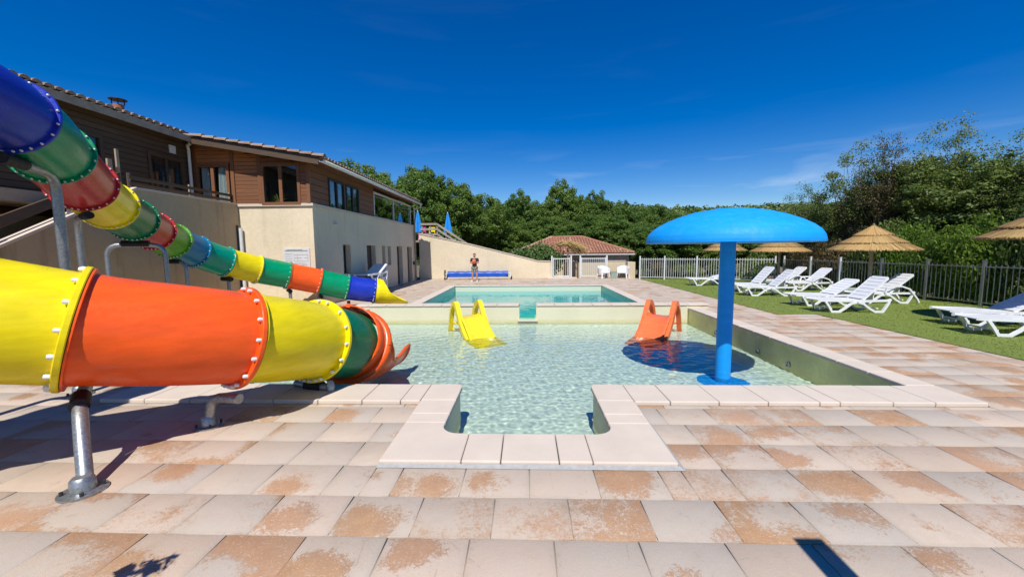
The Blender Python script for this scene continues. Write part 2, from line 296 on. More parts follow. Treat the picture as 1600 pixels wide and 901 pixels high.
def catmull(P, m):
    P = [Vector(p) for p in P]; o = []
    for i in range(len(P)-1):
        a = P[i-1] if i else P[0]*2-P[1]; b, c = P[i], P[i+1]; d = P[i+2] if i+2 < len(P) else P[-1]*2-P[-2]
        for k in range(m):
            t = k/m; o.append(.5*((2*b)+(c-a)*t+(2*a-5*b+4*c-d)*t*t+(3*b-a-3*c+d)*t**3))
    o.append(P[-1]); return o
def rect_sub(rects, hole):
    o = []; a0, a1, b0, b1 = hole
    for x0, x1, y0, y1 in rects:
        if a0 >= x1 or a1 <= x0 or b0 >= y1 or b1 <= y0: o.append((x0, x1, y0, y1)); continue
        if x0 < a0: o.append((x0, a0, y0, y1))
        if x1 > a1: o.append((a1, x1, y0, y1))
        u0, u1 = max(x0, a0), min(x1, a1)
        if y0 < b0: o.append((u0, u1, y0, b0))
        if y1 > b1: o.append((u0, u1, b1, y1))
    return o
def sub_all(rects, holes):
    for h in holes: rects = rect_sub(rects, h)
    return rects

# ================================================================== THE SETTING
PX0, PX1, PY0, PY1 = -4.70, 4.73, 4.92, 11.60
NX, NY = .84, 3.54
UX0, UX1, UY0, UY1 = -3.48, 3.68, 12.22, 19.3
POOLS = [(PX0-.02, PX1+.02, PY0-.02, 12.0), (-NX-.02, NX+.02, NY-.02, PY0), (UX0-.02, UX1+.02, 12.0, UY1+.02)]
g = MB()
for x0, x1, y0, y1 in sub_all([(-60, 60, -25, 25.2)], POOLS): g.add([(x0, y0, -.06), (x1, y0, -.06), (x1, y1, -.06), (x0, y1, -.06)], [(0, 1, 2, 3)])
for (ya, za), (yb, zb) in (((25.2, -.06), (27, -1.)), ((27, -1.), (75, -1.2))): g.add([(-60, ya, za), (60, ya, za), (60, yb, zb), (-60, yb, zb)], [(0, 1, 2, 3)])
g.add([(-900, 75, -1.2), (900, 75, -1.2), (900, 1200, -1.2), (-900, 1200, -1.2)], [(0, 1, 2, 3)])
for sx in (-1, 1): g.add([(60*sx, -400, -.062), (900*sx, -400, -.5), (900*sx, 75, -1.2), (60*sx, 75, -1.2), (60*sx, 27, -1.), (60*sx, 25.2, -.06)], [(0, 1, 2, 3, 4, 5) if sx > 0 else (5, 4, 3, 2, 1, 0)])
g.add([(-60, -400, -.062), (60, -400, -.062), (60, -25, -.06), (-60, -25, -.06)], [(0, 1, 2, 3)])
struct(ob('ground', g, 'dry_ground'))
# ---- deck: grout bed with separate pavers on it
DECK = [(-8.85, 7.62, -1.6, 10.6), (-8.85, 6.65, 10.6, 12.15), (-6.5, 6.65, 12.15, 24.35)]
HOLES = [(-5.05, 5.06, 4.37, 12.0), (-5.12, 5.30, 11.58, 12.02), (-1.22, 1.22, 3.07, 4.4), (UX0-.34, UX1+.34, 12.0, UY1+.34)]
mb = MB()
for r in DECK:
    for x0, x1, y0, y1 in sub_all([r], [(PX0-.02, PX1+.02, PY0-.02, 12.0), (-NX-.02, NX+.02, NY-.02, PY0), (UX0-.02, UX1+.02, 12.0, UY1+.02)]): mb.add([(x0, y0, -.014), (x1, y0, -.014), (x1, y1, -.014), (x0, y1, -.014)], [(0, 1, 2, 3)])
deck = struct(ob('pool_deck', mb, 'grout'))
tiles = []; rg = random.Random(11)
for k in range(-12, 54):
    y0 = 3.07+.405*k; y1 = y0+.405; off = {-2: -.224, -1: .02, -3: .16}.get(k, rg.uniform(0, .5)); x = -9.2+((off+9.2) % .508)-.508
    while x < 8:
        w = .508 if rg.random() > .09 or k in (-1, -2, -3) else rg.choice((.254, .38)); r1, r2 = rg.random(), rg.random()
        cx, cyy = x+w/2, (y0+y1)/2; q = rg.random(); left = cx < -.9 and cyy > 2.75
        pl = .24 if left else (.68 if cx > .4 else .58)
        if cyy > 12.2: pl = .35
        wear = rg.uniform(.12, .3) if q > pl else rg.choice((.44, .5, .56, .62, .7))+rg.uniform(-.04, .04)
        for rect in DECK:
            cl = (max(x, rect[0]), min(x+w, rect[1]), max(y0, rect[2]), min(y1, rect[3]))
            if cl[1]-cl[0] < .03 or cl[3]-cl[2] < .03: continue
            for p in sub_all([cl], HOLES):
                if p[1]-p[0] > .03 and p[3]-p[2] > .03: tiles.append((p, (x, x+w, y0, y1), r1, r2, wear, rg.uniform(-.0015, .0015)))
        x += w
def seen(t):
    p = t[0]; cx, cyy = (p[0]+p[1])/2, (p[2]+p[3])/2; return cyy > 1.85 and abs(cx+.05) < cyy*1.42
tiles.sort(key=lambda t: (0 if seen(t) else 1, (t[0][2]+t[0][3])**2/4+.3*(t[0][0]+t[0][1])**2/4))
TF = [(0, 1, 5, 4), (1, 2, 6, 5), (2, 3, 7, 6), (3, 0, 4, 7), (4, 5, 9, 8), (5, 6, 10, 9), (6, 7, 11, 10), (7, 4, 8, 11), (8, 9, 10, 11)]
def tile_mesh(name, L):
    V = []; F = []; U = []; A = []
    for p, full, r1, r2, wr, dz in L:
        j = .003; a = .0035; x0, x1, y0, y1 = p[0]+j, p[1]-j, p[2]+j, p[3]-j; o = len(V)
        tz = [dz+rg.uniform(-.0012, .0012) for _ in range(4)]
        V += [(x0, y0, -.03), (x1, y0, -.03), (x1, y1, -.03), (x0, y1, -.03), (x0, y0, tz[0]-a*.7), (x1, y0, tz[1]-a*.7), (x1, y1, tz[2]-a*.7), (x0, y1, tz[3]-a*.7), (x0+a, y0+a, tz[0]), (x1-a, y0+a, tz[1]), (x1-a, y1-a, tz[2]), (x0+a, y1-a, tz[3])]
        F += [tuple(i+o for i in f) for f in TF]; A += [(r1, r2, wr, 1)]*12
    me = npmesh(name, V, F); at = me.attributes.new('tile', 'FLOAT_COLOR', 'POINT'); at.data.foreach_set('color', np.asarray(A, np.float32).ravel())
    uv = me.uv_layers.new(name='UVMap'); li = np.zeros(len(me.loops), np.int32); me.loops.foreach_get('vertex_index', li)
    Vn = np.asarray(V, np.float32); fu = np.repeat(np.asarray([t[1] for t in L], np.float32), 12, axis=0)
    uu = np.stack([(Vn[:, 0]-fu[:, 0])/(fu[:, 1]-fu[:, 0]), (Vn[:, 1]-fu[:, 2])/(fu[:, 3]-fu[:, 2])], 1)[li]; uv.data.foreach_set('uv', uu.ravel()); return me
for t in tiles[:300]: link('paver', tile_mesh('paver', [t]), 'paver_stone', deck)
stuff(link('paver_field', tile_mesh('paver_field', tiles[300:]), 'paver_stone', deck))
# ---- artificial lawn
mb = MB()
for x0, x1, y0, y1 in ((7.62, 13.6, -1.6, 10.6), (6.65, 13.6, 10.6, 23.4)):
    mb.box(x0, x1, y0, y1, -.05, .012)
stuff(ob('artificial_lawn', mb, 'turf'))
# turf pile: short blades along and behind the visible edge
rng_ = np.random.default_rng(5); nb = 60000
gx = rng_.uniform(6.65, 12.9, nb); gy = rng_.uniform(5.0, 22.5, nb)**1.0; ok = (gx > 7.62) | (gy > 10.6); gx, gy = gx[ok], gy[ok]; nb = len(gx)
th = rng_.uniform(0, 2*np.pi, nb); hh = rng_.uniform(.006, .016, nb); ww = .006+.0006*gy; lx, ly = rng_.normal(0, .012, nb), rng_.normal(0, .012, nb)
V = np.empty((nb, 3, 3)); V[:, 0] = np.stack([gx-np.cos(th)*ww, gy-np.sin(th)*ww, np.full(nb, .008)], 1); V[:, 1] = np.stack([gx+np.cos(th)*ww, gy+np.sin(th)*ww, np.full(nb, .008)], 1); V[:, 2] = np.stack([gx+lx, gy+ly, .012+hh], 1)
o = link('grass_pile', npmesh('grass_pile', V.reshape(-1, 3), np.arange(nb*3).reshape(-1, 3)), 'turf', bpy.data.objects['artificial_lawn']); stuff(o)

# ---- wading pool: shell, coping stones, water
ZW, ZF = -.40, -.66
pool = MB(); poly = [(PX0, PY0), (-NX, PY0), (-NX, NY), (NX, NY), (NX, PY0), (PX1, PY0), (PX1, PY1), (PX0, PY1)]
def arc(cx, cyy, r, a0, a1, n=6): return [(cx+r*math.cos(a0+(a1-a0)*i/n), cyy+r*math.sin(a0+(a1-a0)*i/n)) for i in range(n+1)]
rr = .16
pp = [(PX0, PY0)]+arc(-NX-.06, PY0-.06, .06, math.pi/2, 0)+arc(-NX+rr, NY+rr, rr, math.pi, 1.5*math.pi)+arc(NX-rr, NY+rr, rr, 1.5*math.pi, 2*math.pi)+arc(NX+.06, PY0-.06, .06, math.pi, math.pi/2)+[(PX1, PY0), (PX1, PY1), (PX0, PY1)]
n = len(pp)
for i in range(n):
    (xa, ya), (xb, yb) = pp[i], pp[(i+1) % n]
    if (ya == PY1 and yb == PY1) or (xa == PX1 and xb == PX1): continue
    pool.add([(xa, ya, 0), (xb, yb, 0), (xb, yb, ZF), (xa, ya, ZF)], [(0, 1, 2, 3)])
pool.add([(PX0, PY0, ZF), (PX1, PY0, ZF), (PX1, PY1, ZF), (PX0, PY1, ZF)], [(0, 1, 2, 3)])
pool.add([(-NX, NY, ZF), (NX, NY, ZF), (NX, PY0, ZF), (-NX, PY0, ZF)], [(0, 1, 2, 3)])
pool.box(-NX, NX, NY+.001, NY+.13, ZF, ZW-.05)     # entry step under water
for x0, x1, z0, z1 in sub_all([(PX0-.4, PX1+.55, ZF, .10)], [(-.19, .30, -.30, .2)]): pool.add([(x0, PY1, z0), (x1, PY1, z0), (x1, PY1, z1), (x0, PY1, z1)], [(0, 1, 2, 3)])
for x in (-.19, .30): pool.add([(x, PY1, -.3), (x, UY0, -.3), (x, UY0, .1), (x, PY1, .1)], [(0, 1, 2, 3)])
pool.add([(-.19, PY1, -.3), (.3, PY1, -.3), (.3, UY0, -.3), (-.19, UY0, -.3)], [(0, 1, 2, 3)])
pool.add([(PX1+.55, PY1, 0), (PX1+.55, 12.02, 0), (PX1+.55, 12.02, .1), (PX1+.55, PY1, .1)], [(0, 1, 2, 3)])
wade = struct(ob('wading_pool', pool, 'pool_liner'))
ob('pool_wall', MB().add([(PX1, PY0, 0), (PX1, PY1, 0), (PX1, PY1, ZF), (PX1, PY0, ZF)], [(0, 1, 2, 3)]), 'shaded_wall_liner', wade).cycles.is_caustics_receiver = True
def bev(o, w=.012, seg=2):
    m = o.modifiers.new('bevel', 'BEVEL'); m.width = w; m.segments = seg; m.limit_method = 'ANGLE'; m.angle_limit = R(40); return o
CZ = .045
def coping(x0, x1, y0, y1, z1=CZ, par=None, z0=-.012):
    j = .003; dz = random.uniform(-.002, .002); o = ob('coping_stone', MB().box(x0+j, x1-j, y0+j, y1-j, z0, z1+dz), 'coping_stone', par or wade); return bev(o)
xs = [-5.05, -4.5, -3.95, -3.45, -2.95, -2.42, -1.9, -1.45, -1.22]
for a, b in zip(xs[:-1], xs[1:]): coping(a, b, 4.37, PY0+.02)
xs = [1.22, 1.62, 2.16, 2.70, 3.26, 3.48, 4.05, 4.5, 5.06]
for a, b in zip(xs[:-1], xs[1:]): coping(a, b, 4.37, PY0+.02)
ys = [PY0+.02+i*.55 for i in range(12)]+[PY1]
for a, b in zip(ys[:-1], ys[1:]): coping(4.70, 5.06, a, b); coping(-5.05, -4.67, a, b)
e = .03
for sx in (-1, 1):
    def pl(poly, z1=CZ):
        poly = [(x*sx, y) for x, y in poly]
        if sx < 0: poly = poly[::-1]
        return bev(ob('coping_stone', MB().prism(poly, -.012, z1), 'coping_stone', wade))
    xi = NX-e
    pl([(xi, 4.40)]+[(1.217, 4.40), (1.217, PY0+.02)]+arc(xi+.08, PY0+.02-.08, .08, math.pi/2, math.pi, 5))
    pl([(xi, 4.02), (1.217, 4.02), (1.217, 4.394), (xi, 4.394)]); pl([(xi, 3.80), (1.217, 3.80), (1.217, 4.014), (xi, 4.014)])
    pl([(.54, 3.07), (1.217, 3.07), (1.217, 3.794), (xi, 3.794)]+[(xi, NY+e+.16)]+[q for q in arc(xi-.17, NY+e+.17, .17, 0, -math.pi/2, 6)][1:]+[(.54, NY+e)])
for a, b in ((-.536, -.215), (-.209, .262), (.268, .536)): coping(a-.003, b+.003, 3.07, NY+e)
ob('mortar_bead', MB().add([(-1.225, 3.03, .004), (1.26, 3.025, .004), (1.22, 3.069, .02), (-1.217, 3.069, .02)], [(0, 1, 2, 3)]).add([(1.26, 3.025, .004), (1.245, 4.36, .004), (1.219, 4.36, .014), (1.219, 3.069, .02)], [(0, 1, 2, 3)]), 'mortar', wade)
xs = [-5.12, -4.7, -4.15, -3.6, -3.05, -2.5, -1.95, -1.4, -.85, -.20]
for a, b in zip(xs[:-1], xs[1:]): coping(a, b, PY1-.03, 12.0, .15, None, .1025)
xs = [.31, .85, 1.4, 1.95, 2.5, 3.05, 3.6, 4.15, 4.7, 5.30]
for a, b in zip(xs[:-1], xs[1:]): coping(a, b, PY1-.03, 12.0, .15, None, .1025)
bev(ob('overflow_sill', MB().box(-.24, .35, PY1-.06, PY1+.04, -.35, -.292), 'coping_stone', wade))
for sx, yy in ((PX1, 7.15), (PX1, 8.1), (PX1, 9.9)):
    f = ob('water_inlet', MB().lathe([(.0, .0), (.05, .0), (.05, -.012), (.085, -.012), (.085, .02), (.05, .03), (.03, .012), (0, .012)], 20), 'galvanised', wade, 40); f.scale = (.6, .6, .8); f.location = (sx-.012, yy, -.345); f.rotation_euler = (0, R(-90), 0)
# water surface with real ripples
def ripples(X, Y, seed, amp, l0=.07, l1=.42, n=80):
    r = np.random.default_rng(seed); Z = np.zeros_like(X)
    for _ in range(n):
        lam = l0*(l1/l0)**r.random(); a = r.normal(np.pi/2, 1.1); k = 2*np.pi/lam
        Z += lam**1.1*np.sin(k*(X*np.cos(a)+Y*np.sin(a))+.5*np.sin(.9*X+1.1*Y+r.random()*6)+r.random()*6.28)
    return Z*amp/np.sqrt(n)/.25
def water_grid(name, x0, x1, y0, y1, z, step, inside, amp, seed, mat):
    nx, ny = int((x1-x0)/step)+1, int((y1-y0)/step)+1; X, Y = np.meshgrid(np.linspace(x0, x1, nx), np.linspace(y0, y1, ny)); Z = z+ripples(X, Y, seed, amp)
    V = np.stack([X, Y, Z], 2).reshape(-1, 3); I = np.arange(nx*ny).reshape(ny, nx); F = np.stack([I[:-1, :-1], I[:-1, 1:], I[1:, 1:], I[1:, :-1]], 2).reshape(-1, 4)
    C = V[F].mean(1); F = F[inside(C[:, 0], C[:, 1])]; us, inv = np.unique(F, return_inverse=True); me = npmesh(name, V[us], inv.reshape(-1, 4))
    me.polygons.foreach_set('use_smooth', np.ones(len(me.polygons), bool)); return link(name, me, mat)
def wade_water():
    t = NT('wade_water'); pr = t.n('BsdfPrincipled', {'Base Color': (.80, .975, .915, 1), 'Roughness': 0., 'IOR': 1.33, 'Transmission Weight': 1.})
    M['wade_water'] = t.out(pr)
wade_water()
wv = water_grid('wading_pool_water', PX0, PX1, NY+.004, PY1-.002, ZW, .018, lambda x, y: (y > PY0) | (np.abs(x) < NX), .0038, 3, 'wade_water'); struct(wv)
sl.cycles.is_caustics_light = True; wv.cycles.is_caustics_caster = True; wade.cycles.is_caustics_receiver = True   # sunlight through the ripples
# ---- swimming pool
up_ = MB()
for (xa, ya), (xb, yb) in (((UX0, UY0), (UX1, UY0)), ((UX1, UY0), (UX1, UY1)), ((UX1, UY1), (UX0, UY1)), ((UX0, UY1), (UX0, UY0))):
    if ya == UY0 and yb == UY0:
        for x0, x1, z0, z1 in sub_all([(UX0, UX1, -1.4, .1)], [(-.19, .30, -.30, .2)]): up_.add([(x0, UY0, z0), (x1, UY0, z0), (x1, UY0, z1), (x0, UY0, z1)], [(0, 1, 2, 3)])
    else: up_.add([(xa, ya, 0), (xb, yb, 0), (xb, yb, -1.4), (xa, ya, -1.4)], [(0, 1, 2, 3)])
up_.add([(UX0, UY0, -1.4), (UX1, UY0, -1.4), (UX1, UY1, -1.4), (UX0, UY1, -1.4)], [(0, 1, 2, 3)])
swim = struct(ob('swimming_pool', up_, 'aqua_liner'))
ys = [12.0+i*.5214 for i in range(15)]
for a, b in zip(ys[:-1], ys[1:]): coping(UX0-.34, UX0+.03, a, b, .03, swim); coping(UX1-.03, UX1+.34, a, b, .03, swim)
xs = [UX0-.34+i*.5227 for i in range(16)]
for a, b in zip(xs[:-1], xs[1:]): coping(a, b, UY1-.03, UY1+.34, .03, swim)
xs = [UX0+.03+i*.5 for i in range(15)]
for a, b in zip(xs[:-1], xs[1:]):
    if a < UX1-.05 and not (b > -.19 and a < .3): coping(a, min(b, UX1-.03), 12.003, UY0+.03, .12, swim)
coping(-.47, -.19, 12.003, UY0+.03, .12, swim)
for yy in (13.9, 16.2):
    f = ob('pool_lamp', MB().lathe([(0, 0), (.10, 0), (.10, -.012), (.14, -.012), (.14, .02), (0, .02)], 20), 'dark_metal', swim, 40); f.location = (UX0+.012, yy, -.5); f.rotation_euler = (0, R(90), 0)
mw = water_grid('swimming_pool_water', UX0, UX1, PY1+.06, UY1, -.25, .05, lambda x, y: (y > UY0) | ((x > -.19) & (x < .30)), .0016, 8, 'main_water'); struct(mw)

# ================================================================== MAIN BUILDING
BX, BXI, BXW, BY = -6.55, -8.89, -10.2, 12.18
bld = thing('club_building', 'long two storey building with cream rendered base and timber clad upper floor', 'building', (BX, BY, 0))
def bpart(name, mb, mat, parent=None, smooth=None):
    o = ob(name, mb, mat, bld, smooth); o.location = (-BX, -BY, 0)
    if parent is not None: o.parent = parent; o.location = (0, 0, 0)
    return o
# right wall with real openings
OPEN = [(14.10, 14.72, .95, 2.0, 'w'), (16.25, 17.2, 0., 2.0, 'd'), (18.0, 18.42, 1.1, 2.0, 'w'), (18.74, 19.2, 1.1, 2.0, 'w'), (20.1, 20.98, 0., 2.0, 'd'), (21.86, 22.75, 0., 2.0, 'd')]
YE = 23.4; w = MB()
for y0, y1, z0, z1 in sub_all([(BY, YE, 0, 3.2)], [(a, b, c-.01, d) for a, b, c, d, _ in OPEN]): w.add([(BX, y0, z0), (BX, y1, z0), (BX, y1, z1), (BX, y0, z1)], [(0, 1, 2, 3)])
for a, b, c, d, kk in OPEN:
    x1 = BX-.19
    for q in ([(BX, a, c), (x1, a, c), (x1, a, d), (BX, a, d)], [(BX, b, c), (BX, b, d), (x1, b, d), (x1, b, c)], [(BX, a, d), (x1, a, d), (x1, b, d), (BX, b, d)], [(BX, a, c), (BX, b, c), (x1, b, c), (x1, a, c)]): w.add(q, [(0, 1, 2, 3)])
w.add([(BXI, BY, 0), (BX, BY, 0), (BX, BY, 3.2), (BXI, BY, 3.2)], [(0, 1, 2, 3)])
w.add([(BXI-6, YE, 0), (BX, YE, 0), (BX, YE, 3.2), (BXI-6, YE, 3.2)], [(3, 2, 1, 0)])
w.add([(BXI-1.4, BY, 3.2), (BX, BY, 3.2), (BX, YE, 3.2), (BXI-1.4, YE, 3.2)], [(0, 1, 2, 3)])
bpart('wall', w, 'stucco_cream')
for a, b, c, d, kk in OPEN:
    x1 = BX-.19
    if kk == 'd':
        dr = bpart('door', MB().box(x1-.04, x1-.003, a+.02, b-.02, .01, d-.02), 'door_brown'); bpart('door_handle', MB().sweep([(x1, b-.12, 1.02), (x1+.05, b-.12, 1.02), (x1+.05, b-.22, 1.02)], .012, 8), 'galvanised', dr)
    else:
        wd = bpart('window', MB().box(x1-.05, x1-.003, a, a+.05, c, d).box(x1-.05, x1-.003, b-.05, b, c, d).box(x1-.05, x1-.003, a+.05, b-.05, c, c+.05).box(x1-.05, x1-.003, a+.05, b-.05, d-.05, d), 'dark_metal')
        bpart('pane', MB().box(x1-.03, x1-.02, a+.05, b-.05, c+.05, d-.05), 'window_glass', wd); bpart('room_back', MB().box(x1-.5, x1-.45, a-.1, b+.1, c-.1, d+.1), 'inside_dark', wd)
# cream ledge, the older wall beside the terrace and its sloping stair wall
bpart('ledge', MB().box(BXI-.02, BX+.05, BY-.05, BY-.002, 3.16, 3.24).box(BX+.002, BX+.05, BY-.002, YE, 3.16, 3.235), 'coping_stone')
pts = [(3.2, 0), (12.17, 0), (12.17, 3.2), (8.95, 3.2), (3.2, .12)]
sw = MB(); n = len(pts); x0, x1 = BXI-.22, BXI
sw.add([(x1, y, z) for y, z in pts]+[(x0, y, z) for y, z in pts], [tuple(range(n)), tuple(range(2*n-1, n-1, -1))]+[(i, n+i, n+(i+1) % n, (i+1) % n) for i in range(n)]); bpart('terrace_wall', sw, 'stucco_old')
cp_ = MB().box(x0-.03, x1+.03, 8.95, 12.16, 3.203, 3.255)
sl_ = math.atan2(3.08, 5.75); L = math.hypot(3.08, 5.75)
cp_.add([(x0-.03, 3.2, .125), (x1+.03, 3.2, .125), (x1+.03, 8.948, 3.203), (x0-.03, 8.948, 3.203), (x0-.03, 3.2, .18), (x1+.03, 3.2, .18), (x1+.03, 8.948, 3.257), (x0-.03, 8.948, 3.257)], [(0, 3, 2, 1), (4, 5, 6, 7), (0, 1, 5, 4), (1, 2, 6, 5), (2, 3, 7, 6), (3, 0, 4, 7)])
bpart('wall_coping', cp_, 'coping_stone')
bpart('terrace_floor', MB().box(BXW, BXI-.23, 3.0, 12.17, 2.7, 2.92), 'stucco_old')
# terrace and stair rail
rl = bpart('terrace_railing', MB().box(BXI-.13, BXI-.09, 8.9, 12.1, 3.30, 3.37), 'wood_dark'); bpart('rail_board', MB().box(BXI-.13, BXI-.09, 8.9, 12.1, 3.45, 3.52), 'wood_dark', rl)
for yy in (8.95, 10.6, 12.05): bpart('rail_post', MB().box(BXI-.17, BXI-.132, yy-.025, yy+.025, 3.25, 3.58), 'grey_wood', rl)
bpart('rail_post', MB().box(BXI-.17, BXI-.132, 8.70, 8.76, 3.15, 4.05), 'bare_wood', rl); bpart('rail_post', MB().box(BXI-.17, BXI-.132, 8.50, 8.60, 3.05, 3.8), 'bare_wood', rl)
hr = MB(); yy0, yy1 = 3.4, 8.7; z_ = lambda y: .18+(y-3.2)*3.08/5.75
hr.add([(BXI-.14, yy0, z_(yy0)+.22), (BXI-.08, yy0, z_(yy0)+.22), (BXI-.08, yy1, z_(yy1)+.22), (BXI-.14, yy1, z_(yy1)+.22), (BXI-.14, yy0, z_(yy0)+.42), (BXI-.08, yy0, z_(yy0)+.42), (BXI-.08, yy1, z_(yy1)+.42), (BXI-.14, yy1, z_(yy1)+.42)], [(0, 3, 2, 1), (4, 5, 6, 7), (0, 1, 5, 4), (1, 2, 6, 5), (2, 3, 7, 6), (3, 0, 4, 7)])
sr = bpart('stair_rail', hr, 'wood_dark')
for yy in (4.0, 5.2, 6.4, 7.6): bpart('rail_post', MB().box(BXI-.075, BXI-.04, yy-.03, yy+.03, z_(yy)-.05, z_(yy)+.36), 'galvanised', sr)
# upper wall beside the terrace: rendered foot, dark boards
bpart('back_wall', MB().box(BXW-.2, BXW, 2.0, BY+.3, 0, 2.55), 'stucco_old'); bpart('board_backing', MB().box(BXW-.2, BXW-.03, 2.0, BY+.3, 2.552, 5.35), 'inside_dark')
DW = [(10.75, 11.72, 2.95, 4.42), (8.55, 9.45, 3.7, 4.5)]
z = 2.555
while z < 5.3:
    for y0, y1, z0, z1 in sub_all([(2.0, BY-.01, z, z+.135)], [(a-.08, b+.08, c-.08, d+.08) for a, b, c, d in DW]): bpart('plank', MB().cbox(0, .03, y0+.002, y1-.002, 0, z1-z0-.012, .004), 'wood_dark').location = (BXW-.03-BX, -BY, z0)
    z += .135
for i, (a, b, c, d) in enumerate(DW):
    wd = bpart('window', MB().box(BXW-.04, BXW+.03, a-.08, a, c-.08, d+.08).box(BXW-.04, BXW+.03, b, b+.08, c-.08, d+.08).box(BXW-.04, BXW+.03, a, b, d, d+.08).box(BXW-.04, BXW+.03, a, b, c-.08, c).box(BXW-.03, BXW+.02, (a+b)/2-.03, (a+b)/2+.03, c, d), 'wood_dark'); bpart('pane', MB().box(BXW-.028, BXW-.02, a, b, c, d), 'window_glass', wd)
bpart('vent_grille', MB().box(BXW+.001, BXW+.03, 11.36, 11.56, 4.62, 4.84), 'painted_white')
bpart('downpipe', MB().sweep([(BXW+.22, 11.85, 4.98), (BXW+.1, 11.9, 4.95), (BXW+.08, 11.95, 4.85), (BXW+.08, 11.95, 2.95)], .045, 10), 'painted_white', None, 40)
bpart('downpipe', MB().sweep([(BXI+.10, BY-.1, 2.5), (BXI+.10, BY-.1, .05)], .05, 10), 'painted_white', None, 40)
bpart('downpipe', MB().sweep([(BXI-.0+.02, BY-.12, 2.58), (BXI-.0+.02, BY-.12, .05)], .03, 8), 'dark_metal', None, 40)
bpart('downpipe', MB().sweep([(BX+.08, 23.2, 3.6), (BX+.08, 23.2, .05)], .05, 10), 'grey_wood', None, 40)
bpart('meter_box', MB().box(BX+.002, BX+.1, 22.92, 23.1, .95, 1.15), 'dark_metal'); bpart('wall_lamp', MB().box(BX+.002, BX+.07, 13.5, 13.78, 2.66, 2.70), 'painted_white')
# timber front of the wing
zr = lambda x: 4.44-(x+6.05)*.166      # underside of the roof over x
FW = [(-10.03, -9.16, 3.0, 4.36), (-8.0, -6.96, 3.28, 4.36)]
bpart('board_backing', MB().add([(BXW, BY+.05, 3.2), (BX-.03, BY+.05, 3.2), (BX-.03, BY+.05, zr(BX)), (BXW, BY+.05, zr(BXW))], [(0, 1, 2, 3)]) if False else MB().box(BXW, BXW+.04, BY+.02, BY+.6, 2.9, 5.05), 'wood_dark')
z = 3.245
while z < 5.1:
    for x0, x1, z0, z1 in sub_all([(BXW+.02, BX-.1, z, z+.115)], [(a-.09, b+.09, c-.09, d+.09) for a, b, c, d in FW]+[(-9.02, -8.9, 0, 9), (-8.16, -8.08, 0, 9)]):
        if z1-z0 < .02 or x1-x0 < .03: continue
        if z1 > zr(x0): continue
        xe = min(x1, -6.05-(z1-4.44)/.166)
        if xe-x0 < .06: continue
        bpart('plank', MB().cbox(x0, xe, 0, .03, 0, z1-z0-.008, .004), 'wood_orange' if (z > 4.15 and x0 < -8.2) else 'wood_brown').location = (-BX, -.03, z0)
    z += .115
for x, mt_ in ((-8.96, 'wood_frame'), (-8.12, 'wood_frame'), (-6.62, 'wood_frame'), (BXW+.06, 'wood_frame')): bpart('timber_post', MB().box(x-.055, x+.055, BY-.06, BY-.003, 3.245, zr(x)-.02), mt_)
for a, b, c, d in FW:
    f = MB().box(a-.09, a, BY-.055, BY+.02, c-.09, d+.09).box(b, b+.09, BY-.055, BY+.02, c-.09, d+.09).box(a, b, BY-.055, BY+.02, d, d+.09).box(a, b, BY-.055, BY+.02, c-.09, c); m_ = (a+b)/2
    wd = bpart('window', f, 'wood_frame'); bpart('mullion', MB().box(m_-.05, m_+.05, BY-.05, BY+.015, c, d), 'wood_frame', wd)
    for u0, u1 in ((a, m_-.05), (m_+.05, b)): bpart('pane', MB().box(u0, u1, BY-.02, BY-.012, c, d), 'window_glass', wd)
    bpart('room_back', MB().box(a-.15, b+.15, BY+.9, BY+.95, c-.2, d+.25).box(a-.15, a-.1, BY+.04, BY+.9, c-.2, d+.25).box(b+.1, b+.15, BY+.04, BY+.9, c-.2, d+.25).box(a-.1, b+.1, BY+.04, BY+.9, c-.2, c-.1).box(a-.1, b+.1, BY+.04, BY+.9, d+.15, d+.25), 'inside_dark', wd)
for a, b in ((-10.0, -9.74), (-9.52, -9.2)):
    cu = MB(); N = 24; vs = []
    for k in range(N+1):
        x = a+(b-a)*k/N; yy = BY+.05+.02*math.sin(k*1.9); vs += [(x, yy, 3.0), (x*.8+(a if a < -9.7 else b)*.2, yy, 4.36)]
    cu.add(vs, [(2*k, 2*k+2, 2*k+3, 2*k+1) for k in range(N)]); bpart('curtain', cu, 'curtain', None, 60)
# timber right wall, its windows and the glazed gallery
bpart('board_backing', MB().box(BX-.2, BX-.07, BY+.02, 17.3, 3.2, 4.62), 'inside_dark')
SWN = [(13.36, 14.42, 3.24, 4.16), (14.66, 15.68, 3.24, 4.16)]
z = 3.24
while z < 4.5:
    for y0, y1, z0, z1 in sub_all([(BY-.03, 17.3, z, z+.2)], [(a-.05, b+.05, c-.05, d+.05) for a, b, c, d in SWN]): bpart('plank', MB().cbox(0, .03, y0, y1, 0, z1-z0-.01, .004), 'wood_brown').location = (BX-.06-BX, -BY, z0)
    z += .2
for a, b, c, d in SWN:
    m_ = (a+b)/2; X = BX-.03
    wd = bpart('window', MB().box(X-.05, X+.03, a-.05, a+.02, c-.05, d+.05).box(X-.05, X+.03, b-.02, b+.05, c-.05, d+.05).box(X-.05, X+.03, a+.02, b-.02, d-.02, d+.05).box(X-.05, X+.03, a+.02, b-.02, c-.05, c+.02).box(X-.05, X+.03, m_-.04, m_+.04, c+.02, d-.02), 'dark_metal')
    for u0, u1 in ((a+.02, m_-.04), (m_+.04, b-.02)): bpart('pane', MB().box(X-.02, X-.012, u0, u1, c+.02, d-.02), 'window_glass', wd)
gl = bpart('gallery_glazing', MB().box(BX-.1, BX-.03, 17.33, 22.9, 4.26, 4.34).box(BX-.1, BX-.03, 17.33, 22.9, 3.24, 3.28), 'painted_white')
